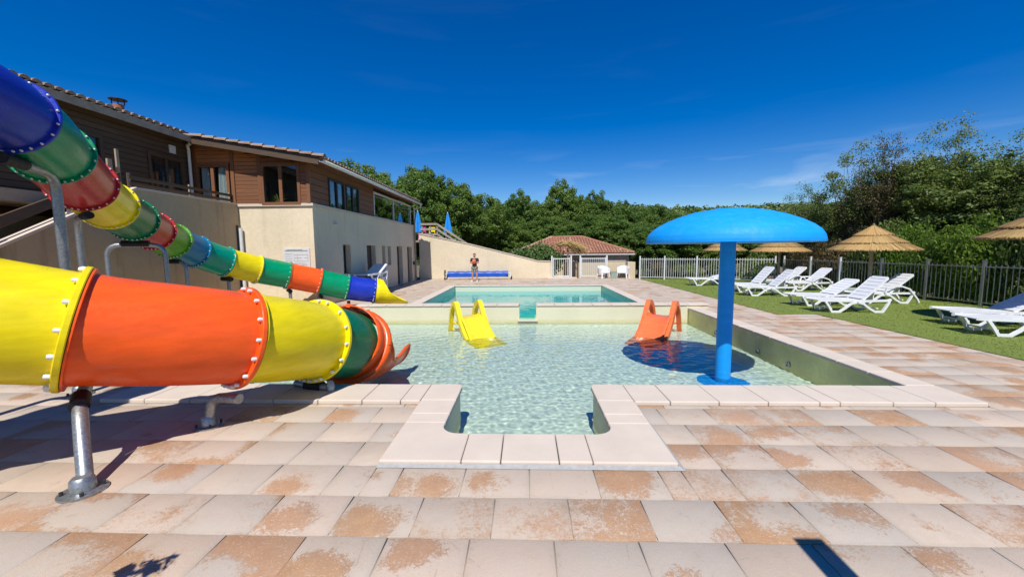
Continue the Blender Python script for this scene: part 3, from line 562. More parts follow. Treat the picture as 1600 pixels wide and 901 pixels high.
for yy in (17.33, 19.9, 22.82): bpart('mullion', MB().box(BX-.1, BX-.03, yy, yy+.08, 3.282, 4.258), 'painted_white', gl)
for a, b in ((17.41, 19.9), (19.98, 22.82)): bpart('pane', MB().box(BX-.07, BX-.062, a, b, 3.282, 4.258), 'window_glass', gl)
bpart('room_back', MB().box(BX-3, BX-2.9, BY+1.2, 22.9, 3.2, 5.0).box(BX-2.9, BX-.2, 22.95, 23., 3.2, 4.4), 'inside_dark', gl)
# roof: tiled slope falling to the pool side, in two steps
def tile_face(mb, O, U, V, N, ncol, pitch, vfun, course=.36, rad=.085, seed=1):
    rg = random.Random(seed); O, U, V, N = Vector(O), Vector(U).normalized(), Vector(V).normalized(), Vector(N).normalized()
    for i in range(ncol):
        v0, v1 = vfun((i+.5)*pitch); v = v0; 
        while v < v1-.02:
            ve = min(v+course*1.08, v1); du = rg.uniform(-.008, .008); vs = []
            for q, (vv, rr_, hh) in enumerate(((v, rad*1.1, .03), (ve, rad*.86, .008))):
                for k in range(6):
                    a = math.pi*k/5; vs.append(O+U*((i+.5)*pitch+du+math.cos(a)*rr_)+V*vv+N*(hh+math.sin(a)*rr_*.8))
            mb.add(vs, [(k, k+1, 7+k, 6+k) for k in range(5)]+[(5, 4, 3, 2, 1, 0)]); v += course
EX1, EZ1, EX2, EZ2, RY = -9.85, 5.16, -6.05, 4.50, 11.75
sl = (EZ1-EZ2)/(EX1-EX2)  # negative: rises to -X
Vd = Vector((-1, 0, -sl)).normalized(); Nn = Vector((-sl*-1, 0, 1)).normalized(); Nn = Vector((-Vd.z*-1, 0, 1)); Nn = Vector((Vd.z, 0, -Vd.x)).normalized()
rs = MB(); top = -17.
def slab(mb, x0, x1, y0, y1, th=.09):
    z = lambda x: EZ2-(x-EX2)*(-sl)-.0
    mb.add([(x0, y0, z(x0)-th), (x1, y0, z(x1)-th), (x1, y1, z(x1)-th), (x0, y1, z(x0)-th), (x0, y0, z(x0)), (x1, y0, z(x1)), (x1, y1, z(x1)), (x0, y1, z(x0))], [(0, 3, 2, 1), (4, 5, 6, 7), (0, 1, 5, 4), (1, 2, 6, 5), (2, 3, 7, 6), (3, 0, 4, 7)])
slab(rs, top, EX2, RY, 22.9); slab(rs, top, EX1, 2.5, RY-.002)
roof = bpart('roof', rs, 'wood_brown')
tm = MB(); tile_face(tm, (EX2+.07, RY+.02, EZ2-.01), (0, 1, 0), Vd, Nn, int(11.1/.2), .2, lambda u: (0, 4.6 if u < 11 else 4.6), seed=3); tile_face(tm, (EX1+.07, 2.5, EZ1-.01), (0, 1, 0), Vd, Nn, int(9.2/.2), .2, lambda u: (0, 2.2), seed=4)
stuff(bpart('roof_tiles', tm, 'old_tile', roof, 50))
fb = MB(); z2 = lambda x: EZ2+(x-EX2)*sl
fb.add([(EX1, RY-.04, z2(EX1)-.20), (EX2, RY-.04, z2(EX2)-.20), (EX2, RY-.04, z2(EX2)+.01), (EX1, RY-.04, z2(EX1)+.01), (EX1, RY-.003, z2(EX1)-.20), (EX2, RY-.003, z2(EX2)-.20), (EX2, RY-.003, z2(EX2)+.01), (EX1, RY-.003, z2(EX1)+.01)], [(0, 1, 2, 3), (7, 6, 5, 4), (0, 4, 5, 1), (3, 2, 6, 7), (1, 5, 6, 2), (0, 3, 7, 4)])
bpart('bargeboard', fb, 'wood_dark', roof); bpart('fascia', MB().box(EX1+.003, EX1+.04, 2.5, RY-.045, EZ1-.17, EZ1+.0), 'grey_wood', roof)
vt = MB(); rg2 = random.Random(5); x = EX1   # row of verge tiles along the sloping edge
while x < EX2-.1:
    vs = []
    for (xx, rr_, hh) in ((x, .075, .02), (x+.40, .095, .045)):
        for k in range(7):
            a = math.pi*k/6; vs.append((xx+rg2.uniform(-.004, .004), RY-.02+math.cos(a)*rr_, z2(xx)+hh+math.sin(a)*rr_))
    vt.add(vs, [(k, k+1, 8+k, 7+k) for k in range(6)]+[(7, 8, 9, 10, 11, 12, 13)]); x += .36
stuff(bpart('verge_tiles', vt, 'old_tile', roof, 50))
gt = MB(); N = 10; vs = []
for yy in (RY-.02, 22.95):
    for k in range(N+1): a = math.pi+math.pi*k/N; vs.append((EX2+.075+.07*math.cos(a), yy, EZ2-.06+.07*math.sin(a)))
gt.add(vs, [(k, k+1, N+2+k, N+1+k) for k in range(N)]); g_ = bpart('gutter', gt, 'painted_white', roof, 60); m_ = g_.modifiers.new('thick', 'SOLIDIFY'); m_.thickness = .008
bpart('downpipe', MB().sweep([(EX2+.075, 22.85, EZ2-.12), (EX2+.05, 22.9, EZ2-.28), (BX+.1, 23.2, EZ2-.32), (BX+.08, 23.2, 3.6)], .04, 10), 'painted_white', roof, 40)
ch = bpart('chimney', MB().lathe([(.13, -.35), (.12, .28), (.0, .28)], 16, (-11.2, 11.0, 5.55)), 'terracotta_pot', roof, 40)
bpart('chimney_cap', MB().lathe([(0, .47), (.20, .42), (.20, .40), (0, .41)], 16, (-11.2, 11.0, 5.55)).box(-11.3, -11.28, 10.9, 10.92, 5.83, 5.96).box(-11.12, -11.1, 11.08, 11.1, 5.83, 5.96).box(-11.12, -11.1, 10.9, 10.92, 5.83, 5.96), 'dark_metal', roof, 40)
# notice board on the cream front
nb_ = thing('notice_board', 'white pool rules sheet with faint grey print on the cream wall', 'notice board', (-7.12, BY-.02, 1.56))
ob('panel', MB().box(-.42, .42, -.012, .016, -.30, .30), 'painted_white', nb_)
pr_ = MB()
for x0, x1, z0, z1 in ((-.36, .36, .215, .235), (-.30, .2, .25, .265), (-.08, .36, -.10, -.093), (-.08, .36, .10, .107), (-.08, -.073, -.093, .10), (.353, .36, -.093, .10), (.03, .037, -.093, .10), (-.05, .02, .0, .012), (.06, .16, .0, .012), (.25, .33, .0, .012), (-.36, -.12, .12, .13), (-.36, -.15, .05, .058), (-.36, -.13, -.02, -.012), (-.36, -.12, -.09, -.082), (-.36, .3, -.17, -.162), (-.36, .34, -.22, -.212), (-.36, .2, -.26, -.252)): pr_.box(x0, x1, -.0145, -.0125, z0, z1)
o = ob('printed_lines', pr_, 'galvanised', nb_); stuff(o)
# pot plant behind the window
pt = thing('potted_plant', 'spiky green houseplant in a pot behind the timber framed window', 'plant', (-7.72, BY+.22, 3.19))
ob('pot', MB().lathe([(0, 0), (.07, 0), (.10, .16), (.085, .16), (.08, .13), (0, .13)], 16), 'terracotta_pot', pt, 40)
lf = MB(); rg3 = random.Random(2)
for k in range(22):
    a = rg3.uniform(0, 6.28); L_ = rg3.uniform(.25, .5); b_ = rg3.uniform(.3, 1.); P0 = Vector((0, 0, .13)); d_ = Vector((math.cos(a)*math.cos(b_), math.sin(a)*math.cos(b_)*.4, math.sin(b_))); s_ = Vector((-math.sin(a), math.cos(a), 0))*.012
    P1 = P0+d_*L_*.6; P2 = P0+d_*L_-Vector((0, 0, .08)); lf.add([P0-s_, P0+s_, P1+s_, P1-s_, P2], [(0, 1, 2, 3), (3, 2, 4)])
stuff(ob('leaves', lf, 'leaf_bright', pt))

# ================================================================== REAR WALL, FENCES, GATE
rw = thing('garden_wall', 'cream rendered wall with a sloping top behind the roller cover', 'wall', (-2.5, 24.4, 0))
pr2 = [(-6.55, 0), (1.55, 0), (1.55, 1.02), (.75, 1.06), (-3.35, 2.1), (-6.55, 2.78)]
w = MB(); n = len(pr2); w.add([(x+2.5, 0, z) for x, z in pr2]+[(x+2.5, .2, z) for x, z in pr2], [tuple(range(n)), tuple(range(2*n-1, n-1, -1))]+[(i, n+i, n+(i+1) % n, (i+1) % n) for i in range(n)]); ob('wall', w, 'stucco_cream', rw)
cpw = MB()
for (xa, za), (xb, zb) in zip(pr2[2:-1], pr2[3:]):
    cpw.add([(xb+2.5, -.035, zb+.003), (xa+2.5, -.035, za+.003), (xa+2.5, .235, za+.003), (xb+2.5, .235, zb+.003), (xb+2.5, -.035, zb+.05), (xa+2.5, -.035, za+.05), (xa+2.5, .235, za+.05), (xb+2.5, .235, zb+.05)], [(0, 3, 2, 1), (4, 5, 6, 7), (0, 1, 5, 4), (1, 2, 6, 5), (2, 3, 7, 6), (3, 0, 4, 7)])
ob('wall_coping', cpw, 'coping_stone', rw)
lw = thing('low_wall', 'low cream rendered wall with a buttress behind the white chairs', 'wall', (5.9, 24.7, 0))
ob('wall', MB().box(-.95, .25, 0, .2, 0, 1.02), 'house_cream', lw); ob('buttress', MB().box(.255, .70, -.55, .3, 0, .98), 'house_cream', lw); ob('wall_coping', MB().box(-.97, .27, -.03, .22, 1.023, 1.06), 'coping_stone', lw)
picket = MB().box(-.009, .009, -.009, .009, .10, 1.24).mesh('picket'); picket.materials.append(M['painted_white'])
picket_shaded = MB().box(-.009, .009, -.009, .009, .10, 1.22).mesh('picket'); picket_shaded.materials.append(M['galvanised'])  # grey metal in place of white paint: tree shade put into the side fence
def fence_run(name, label, P, pitch, rail_z=(.14, 1.16), post_h=1.33):
    c = Vector((P[0][0], P[0][1], 0)); t = thing(name, label, 'fence', c)
    for i, (x, y) in enumerate(P): ob('post', MB().box(-.034, .034, -.034, .034, 0, post_h).box(-.04, .04, -.04, .04, post_h+.001, post_h+.02), 'painted_white' if pitch < .12 or i < 3 else 'galvanised', t, None, Vector((x, y, 0))-c)  # side run: later posts turn grey to stand in for the shade of the trees
    pk = picket if pitch < .12 else picket_shaded
    for (xa, ya), (xb, yb) in zip(P[:-1], P[1:]):
        a, b = Vector((xa, ya, 0)), Vector((xb, yb, 0)); d = (b-a).normalized()
        for zz in rail_z: ob('rail', MB().bar([a+d*.045-c+Vector((0, 0, zz)), b-d*.045-c+Vector((0, 0, zz))], .03, .03), 'painted_white' if pitch < .12 else 'galvanised', t)
        k = int((b-a).length/pitch)
        for j in range(1, k): p = a+(b-a)*(j/k)-c; q = link('picket', pk, None, t, p); q.rotation_euler = (0, 0, math.atan2(d.y, d.x))
    return t
fence_run('metal_fence', 'white metal picket fence along the back of the lawn', [(6.63, 23.3), (7.85, 22.75), (9.35, 22.05), (10.75, 21.35), (12.62, 20.55)], .118)
fence_run('metal_fence', 'white metal picket fence along the hedge side of the lawn', [(12.9, 20.3), (12.9, 18.45), (12.9, 16.75), (12.95, 14.9), (13.0, 13.3), (13.05, 11.75), (13.1, 10.0), (13.1, 8.2), (13.1, 6.4)], .13)
def gate(label, x0, x1, y):
    t = thing('metal_gate', label, 'gate', (x0, y, 0)); w_ = x1-x0
    ob('gate_frame', MB().box(0, .05, -.025, .025, .08, 1.27).box(w_-.05, w_, -.025, .025, .08, 1.27).box(.05, w_-.05, -.022, .022, .08, .16).box(.05, w_-.05, -.022, .022, 1.17, 1.22), 'painted_white', t)
    k = int(w_/.115)
    for j in range(1, k): link('picket', picket, None, t, (w_*j/k, 0, 0))
    return t
gate('narrow white picket gate beside the sloping cream wall', 1.70, 2.72, 24.6); gate('wide white picket gate panel left of the white chairs', 3.42, 4.92, 24.6)
for x, lb in ((1.62, 'white square gate post at the end of the sloping cream wall'), (2.80, 'white gate post between the narrow gate and the straw parasol'), (3.36, 'white gate post left of the wide gate panel'), (4.98, 'white gate post beside the low cream wall')):
    t = thing('gate_post', lb, 'post', (x, 24.6, 0)); ob('shaft', MB().box(-.045, .045, -.045, .045, 0, 1.36), 'painted_white', t); ob('cap', MB().box(-.052, .052, -.052, .052, 1.361, 1.385), 'painted_white', t)
tag(bev(ob('door_step', MB().box(-.9, .9, -.35, .3, 0, .07), 'coping_stone', None, None, (2.2, 24.25, 0)), .01), 'low stone threshold slab in front of the narrow gate', 'step')

# ================================================================== TUBE SLIDES
BOLT = MB().lathe([(.0, .034), (.013, .034), (.018, .026), (.018, 0), (0, 0)], 10).mesh('bolt_cap', 40); BOLT.materials.append(M['cap_white'])
def ring_section(mb, c, fr, prof, n=40):
    t, a, b = fr; vs = []; fs = []
    for r, s in prof:
        for k in range(n): th = 2*math.pi*k/n; vs.append(c+a*(math.cos(th)*r)+b*(math.sin(th)*r)+t*s)
    m = len(prof)
    for i in range(m-1):
        for k in range(n): fs.append((i*n+k, i*n+(k+1) % n, (i+1)*n+(k+1) % n, (i+1)*n+k))
    mb.add(vs, fs)
def tube_slide(name, label, cat, origin, rings, cols, rad, flr, nb, bsc, first, m=8, flw=.035):
    O = Vector(origin); T = thing(name, label, cat, origin); P = catmull(rings, m); fr = frames(P); segs = []
    for i in range(len(rings)-1):
        mb = MB(); idx = range(i*m, (i+1)*m+1); L = [P[j]-O for j in idx]; F_ = [fr[j] for j in idx]; vs = []; n = 40; nn = len(L)
        for q, (p, f) in enumerate(zip(L, F_)):
            s = q/(nn-1); r = rad*(1+.012*math.sin(math.pi*s)+(.02*(1-s*8) if s < .125 else 0))
            for k in range(n): th = 2*math.pi*k/n; vs.append(p+f[1]*(math.cos(th)*r)+f[2]*(math.sin(th)*r))
        mb.add(vs, [(q*n+k, q*n+(k+1) % n, (q+1)*n+(k+1) % n, (q+1)*n+k) for q in range(nn-1) for k in range(n)])
        col = cols[i]; sg = ob('tube_segment', mb, col, T, 60)
        if i == len(rings)-2 and flw > .04: segs.append(sg); continue
        f = F_[-1]; fl = MB(); ring_section(fl, L[-1], f, [(rad*.985, -flw-.03), (rad*1.0, -flw), (flr-.008, -flw), (flr, -flw+.008), (flr, -.010), (flr-.006, -.003), (rad*.9, -.003)]); ob('flange', fl, col, sg, 40)
        f0 = F_[0]; fl = MB(); ring_section(fl, L[0], f0, [(rad*.9, .003), (flr-.012, .003), (flr-.012, .016), (rad*1.02, .02)]); ob('joint_ring', fl, col, sg, 40)
        rg = random.Random(i)
        dg = [4, 13, 22, 31, 52, 75, 98, 122, 147, 172] if flw > .04 else [5, 15, 25, 35, 50, 68, 88, 110, 135, 162]
        for k, th in enumerate([R(90+q+rg.uniform(-1.5, 1.5)) for q in dg]+[R(90-q+rg.uniform(-1.5, 1.5)) for q in dg]):
            rr_ = (rad+flr)/2+.004; bo = link('bolt_cap', BOLT, None, sg); q = (-f[0]).to_track_quat('Z', 'Y')
            bo.matrix_local = Matrix.Translation(L[-1]+f[1]*(math.cos(th)*rr_)+f[2]*(math.sin(th)*rr_)-f[0]*flw) @ q.to_matrix().to_4x4() @ Matrix.Scale(bsc, 4)
        segs.append(sg)
    return T, segs, P, fr
def pipe(pts, r, n=12, m=5):
    pts = [Vector(p) for p in pts]; o = [pts[0]]
    for a, b, c in zip(pts[:-2], pts[1:-1], pts[2:]):
        d = min(.22, (b-a).length*.45, (c-b).length*.45); p, q = b+(a-b).normalized()*d, b+(c-b).normalized()*d
        for k in range(m+1): t = k/m; o.append(p*(1-t)**2+b*2*t*(1-t)+q*t*t)
    o.append(pts[-1]); return MB().sweep(o, r, n)
def foot(par, x, y, O, r=.13, z=0.):
    b = ob('base_plate', MB().lathe([(0, 0), (r, 0), (r, .014), (r*.55, .02), (r*.5, .10), (r*.38, .12), (0, .12)], 20), 'galvanised', par, 40); b.location = Vector((x, y, z))-Vector(O); 
    for k in range(4):
        a = math.pi/4+k*math.pi/2; link('anchor_bolt', ABOLT, None, b, (math.cos(a)*r*.78, math.sin(a)*r*.78, .014))
ABOLT = MB().lathe([(0, .03), (.012, .03), (.012, 0)], 6).mesh('anchor_bolt'); ABOLT.materials.append(M['dark_metal'])
# --- long small-bore slide ending at the swimming pool
UR = [(-5.4, .6, 3.9), (-5.2, 1.5, 3.62), (-5.05, 2.4, 3.38), (-5.02, 3.2, 3.30), (-5.20, 3.98, 3.14), (-5.70, 4.72, 2.97), (-6.30, 5.55, 2.74), (-6.85, 6.4, 2.54), (-7.26, 7.2, 2.37), (-7.62, 7.95, 2.20), (-7.86, 8.65, 2.01), (-7.90, 9.32, 1.77), (-7.72, 10.0, 1.51), (-7.35, 10.65, 1.28), (-6.82, 11.18, 1.08), (-6.16, 11.65, .86), (-5.5, 12.05, .64), (-4.79, 12.4, .50)]
UC = ['yellow', 'red', 'orange', 'blue', 'green', 'red', 'yellow', 'dark_green', 'red', 'light_green', 'teal', 'sea_green', 'yellow', 'green', 'orange', 'green', 'blue']
OU = (-7.9, 9.3, 0)
us, usg, UP, UF = tube_slide('tube_slide', 'long narrow tube slide of many coloured segments ending at the swimming pool', 'slide', OU, UR, [c+'_plastic' for c in UC], .365, .405, 20, .62, 0)
def exit_trough(par, O, path, col, rad, angs, lip, rads=None, seg=28):
    P = [Vector(p)-Vector(O) for p in path]; fr = frames(P); vs = []; fs = []; edges = ([], [])
    for i, (p, (t, a, b)) in enumerate(zip(P, fr)):
        A = angs[i]; r = rads[i] if rads else rad; dn = Vector((0, 0, -1)); dn = (dn-t*dn.dot(t)).normalized(); sd_ = t.cross(dn)
        for k in range(seg+1):
            th = -A+2*A*k/seg; vs.append(p+dn*(math.cos(th)*r)+sd_*(math.sin(th)*r))
        edges[0].append(vs[-seg-1]); edges[1].append(vs[-1])
    for i in range(len(P)-1):
        for k in range(seg): fs.append((i*(seg+1)+k, i*(seg+1)+k+1, (i+1)*(seg+1)+k+1, (i+1)*(seg+1)+k))
    o = ob('exit_trough', MB().add(vs, fs), col, par, 60); s = o.modifiers.new('thick', 'SOLIDIFY'); s.thickness = .022; s.offset = 0
    end = [Vector(v) for v in vs[-seg-1:]]
    rim = edges[0]+end[1:-1]+edges[1][::-1]
    ob('rolled_rim', MB().sweep(rim, lip, 10), col, o, 60)
    return o
d_ = (Vector(UR[-1])-Vector(UR[-2])).normalized(); d_ = Vector((d_.x, d_.y, 0)).normalized(); p0 = Vector(UR[-1])
xp = [p0+d_*(.98*k/10)+Vector((0, 0, -.10*math.sin(k/10*1.4)+(.0))) for k in range(11)]
exit_trough(us, OU, xp, 'yellow_plastic', .37, [math.pi*.995, math.pi*.99, math.pi*.9, math.pi*.66, math.pi*.52, math.pi*.46, math.pi*.41, math.pi*.36, math.pi*.31, math.pi*.26, math.pi*.20], .018, [.375, .378, .38, .38, .38, .38, .38, .375, .37, .365, .36])
def hanger(k, side, dist, x_leg=None, r=.055):
    p, f = Vector(UR[k]), UF[k*8]; n_ = Vector((f[0].y, -f[0].x, 0)).normalized()*side; top = p-Vector((0, 0, .44)); leg = p+n_*dist
    s = ob('support_post', pipe([Vector(q)-Vector(OU) for q in (top-n_*.18, (leg.x, leg.y, top.z), (leg.x, leg.y, .02))], r), 'galvanised', us, 40); ob('bracket', MB().sweep([top-n_*.22-Vector(OU), top+n_*.16-Vector(OU)], r*1.25, 12), 'black_rubber', s, 40); foot(s, leg.x, leg.y, OU)
hanger(2, -1, .8); hanger(12, 1, .05, r=.045); hanger(14, 1, .1, r=.045); hanger(15, 1, .05, r=.045)
def elbow(k, leg, r=.05):
    top = Vector(UR[k])-Vector((0, 0, .45)); Ov = Vector(OU); lg = Vector((leg[0], leg[1], 0)); d_ = Vector((top.x-lg.x, top.y-lg.y, 0)).normalized()
    s = ob('support_post', pipe([top+d_*.2-Ov, Vector((lg.x, lg.y, top.z))-Ov, Vector((lg.x, lg.y, .02))-Ov], r), 'galvanised', us, 40); ob('bracket', MB().sweep([top+d_*.24-Ov, top-d_*.14-Ov], r*1.25, 12), 'black_rubber', s, 40); foot(s, lg.x, lg.y, OU)
elbow(4, (-5.57, 4.62), .05); elbow(6, (-6.78, 5.85), .042); elbow(10, (-7.58, 8.62), .038)
p, f = Vector(UR[8]), UF[64]; n_ = Vector((f[0].y, -f[0].x, 0)).normalized(); zt = p.z-.46; A, B = p+n_*.42, p-n_*.42; Ov = Vector(OU)
s = ob('support_frame', pipe([Vector((A.x, A.y, .02))-Ov, Vector((A.x, A.y, zt))-Ov, Vector((B.x, B.y, zt))-Ov, Vector((B.x, B.y, .02))-Ov], .042), 'galvanised', us, 40); foot(s, A.x, A.y, OU); foot(s, B.x, B.y, OU)
ob('bracket', MB().sweep([p+n_*.2-Vector((0, 0, .44))-Ov, p-n_*.2-Vector((0, 0, .44))-Ov], .06, 12), 'black_rubber', s, 40)
p = Vector(UR[16]); s = ob('support_post', MB().sweep([Vector((p.x, p.y, .0))-Ov, Vector((p.x, p.y, p.z-.41))-Ov], .05, 12), 'dark_metal', us, 40); ob('base_plate', MB().box(-.25, .25, -.12, .12, 0, .05), 'dark_metal', s, None, Vector((p.x, p.y, 0))-Ov)
# --- short wide-bore slide in front, ending in the wading pool
NR = [(-5.95, 1.25, 2.15), (-5.35, 1.75, 1.80), (-4.62, 2.38, 1.48), (-3.74, 3.15, 1.13), (-2.95, 3.97, .87), (-2.65, 4.86, .63), (-2.54, 5.48, .43)]
NC = ['orange', 'green', 'yellow', 'orange', 'yellow', 'dark_green']; ON = (-3.2, 3.8, 0)
ns, nsg, NP, NF = tube_slide('tube_slide', 'short wide tube slide of yellow orange and green segments ending in the wading pool', 'slide', ON, NR, [c+'_plastic' for c in NC], .465, .525, 18, 1.05, 0, 8, .05)
p0 = Vector(NR[-1]); d_ = Vector((.42, .9, 0)).normalized(); d2_ = Vector((.72, .69, 0)).normalized()
xp = [p0+Vector((-.02*t_, 1.55*t_, -.34*math.sin(min(1, t_*1.25)*1.5)+(.0 if t_ > 0 else .05))) for t_ in (-.08, 0, .08, .15, .22, .30, .40, .52, .64, .76, .88, 1.)]
exit_trough(ns, ON, xp, 'orange_plastic', .5, [math.pi*q for q in (.995, .995, .99, .95, .66, .48, .40, .38, .40, .43, .46, .47)], .03, [.49, .495, .50, .50, .50, .49, .47, .45, .43, .42, .42, .43])
cl = MB(); ring = [Vector(xp[2])-Vector(ON)]; ftn = (Vector(xp[3])-Vector(xp[1])).normalized(); a_ = ftn.cross(Vector((0, 0, 1))).normalized(); b_ = a_.cross(ftn)
cl.sweep([ring[0]+a_*(math.cos(t_)*.52)+b_*(math.sin(t_)*.52) for t_ in [2*math.pi*k/40 for k in range(41)]], .062, 12, False); ob('collar', cl, 'orange_plastic', ns, 60)
Nv = Vector(ON)
s = ob('support_post', pipe([Vector((-3.86, 3.20, .56))-Nv, Vector((-3.62, 3.02, .53))-Nv, Vector((-3.29, 2.67, .05))-Nv] if False else [Vector((-3.99, 3.36, .55))-Nv, Vector((-3.60, 2.97, .55))-Nv, Vector((-3.27, 2.68, .02))-Nv], .048, 16), 'galvanised', ns, 40); foot(s, -3.28, 2.67, ON, .14)
ob('bracket', MB().sweep([Vector((-3.74, 3.11, .56))-Nv, Vector((-3.60, 2.97, .53))-Nv], .064, 14), 'black_rubber', s, 40)
s = ob('support_post', pipe([Vector((-2.86, 3.74, .30))-Nv, Vector((-3.17, 3.78, .30))-Nv, Vector((-3.22, 3.77, .02))-Nv], .05, 16), 'galvanised', ns, 40); foot(s, -3.22, 3.77, ON, .13)
s = ob('support_post', MB().sweep([Vector((-2.95, 4.86, .075))-Nv, Vector((-2.45, 4.70, .075))-Nv], .05, 14), 'galvanised', ns, 40); ob('clamp', MB().sweep([Vector((-2.78, 4.80, .075))-Nv, Vector((-2.55, 4.73, .075))-Nv], .07, 14), 'black_rubber', s, 40); ob('pipe_end', MB().lathe([(.05, 0), (.045, .09), (.02, .13), (0, .135)], 14), 'galvanised', s, 40, Vector((-2.42, 4.69, .045))-Nv)
for nm in bpy.data.objects:
    if nm.name.startswith(('exit_trough', 'rolled_rim')): nm.cycles.is_caustics_receiver = True

# ================================================================== MUSHROOM SHOWER AND CHILDREN'S SLIDES
mu = thing('mushroom_fountain', 'large bright blue mushroom shower standing in the wading pool', 'fountain', (3.30, 6.62, ZF))
RC = 1.27; prof = [(q*1.225, z_) for q, z_ in ((0, .55), (.2, .538), (.44, .485), (.62, .415), (.77, .335), (.88, .255), (.95, .18), (.985, .11), (1., .04), (1., .0), (.985, -.004), (.94, .0), (.7, .012), (.1, .02))]
pts_ = []
for (ra, za), (rb, zb) in zip(prof[:-1], prof[1:]):
    for k in range(3): pts_.append((ra+(rb-ra)*k/3, za+(zb-za)*k/3))
pts_ = [(r*RC/1.225, z) for r, z in pts_+[prof[-1]]]
capm = ob('cap', MB().lathe(pts_, 72, (0, 0, 1.84-ZF)), 'mushroom_blue', mu, 50)
ob('stem', MB().lathe([(.118, .02), (.118, 1.86-ZF)], 32), 'mushroom_blue', mu, 50).cycles.is_caustics_receiver = True
ob('base_disc', MB().lathe([(0, .03), (.30, .03), (.36, .022), (.40, .002)], 40), 'mushroom_blue', mu, 50).cycles.is_caustics_receiver = True
def kid_slide(label, loc, rz, col):
    t = thing('toddler_slide', label, 'slide', loc, rz); W_ = .25      # slides down towards +X, ladder at -X
    def z_bed(x): 
        if x < .0: return .66
        s = min(1, x/1.25); return .66-.62*(s*s*(3-2*s))
    side = []
    for sy in (-1, 1):
        arch = [(-.78, .0), (-.70, .3), (-.57, .68), (-.42, .90), (-.24, 1.0), (-.12, .97), (.0, .84), (.14, .66), (.34, .46), (.60, .29), (.85, .19), (1.1, .135), (1.32, .12)]
        A_ = catmull([(x, sy*W_, z) for x, z in arch], 4); mb = MB(); vs = []; fs = []
        for i, p in enumerate(A_):
            w_ = .10; q = A_[min(i+1, len(A_)-1)]-A_[max(i-1, 0)]; q.normalize(); nr = Vector((-q.z, 0, q.x))
            inner = p-nr*(.10 if p.x < .1 else .11); o_ = Vector((0, sy*.06, 0))
            vs += [p-o_*.6, p+o_, inner+o_*1.1, inner-o_*.4]
        for i in range(len(A_)-1):
            for k in range(4): fs.append((i*4+k, i*4+(k+1) % 4, (i+1)*4+(k+1) % 4, (i+1)*4+k))
        fs += [(0, 1, 2, 3), tuple(len(vs)-4+k for k in (3, 2, 1, 0))]
        o = ob('side_rail', mb.add(vs, fs), col, t, 50); o.cycles.is_caustics_receiver = True
    bed = MB(); vs = []; fs = []; N = 26
    for i in range(N+1):
        x = -.26+1.62*i/N; z = z_bed(x)
        for y, dz in ((-W_, .05), (-W_*.8, .0), (0, -.01), (W_*.8, .0), (W_, .05)): vs.append((x, y, z+dz-.02))
    for i in range(N):
        for k in range(4): fs.append((i*5+k, i*5+5+k, i*5+6+k, i*5+k+1))
    o = ob('slide_bed', bed.add(vs, fs), col, t, 60); s_ = o.modifiers.new('thick', 'SOLIDIFY'); s_.thickness = .03; o.cycles.is_caustics_receiver = True
    for x, z in ((-.64, .24), (-.54, .44)): ob('step', MB().box(x-.02, x+.16, -W_+.01, W_-.01, z-.03, z), col, t)
    ob('under_frame', MB().bar([(.3, 0, .0), (.12, 0, .55)], .3, .06), col, t)
    return t
KS = .96
a = kid_slide('small yellow plastic toddler slide in the wading pool', (-1.45, 10.25, ZF), math.atan2(-1.55, .82), 'lemon_plastic'); a.scale = (1.06, 1.25, 1.08)
b = kid_slide('small orange plastic toddler slide in the wading pool', (3.42, 10.2, ZF), math.atan2(-1.55, -1.05), 'coral_plastic'); b.scale = (1.06, 1.25, 1.08)

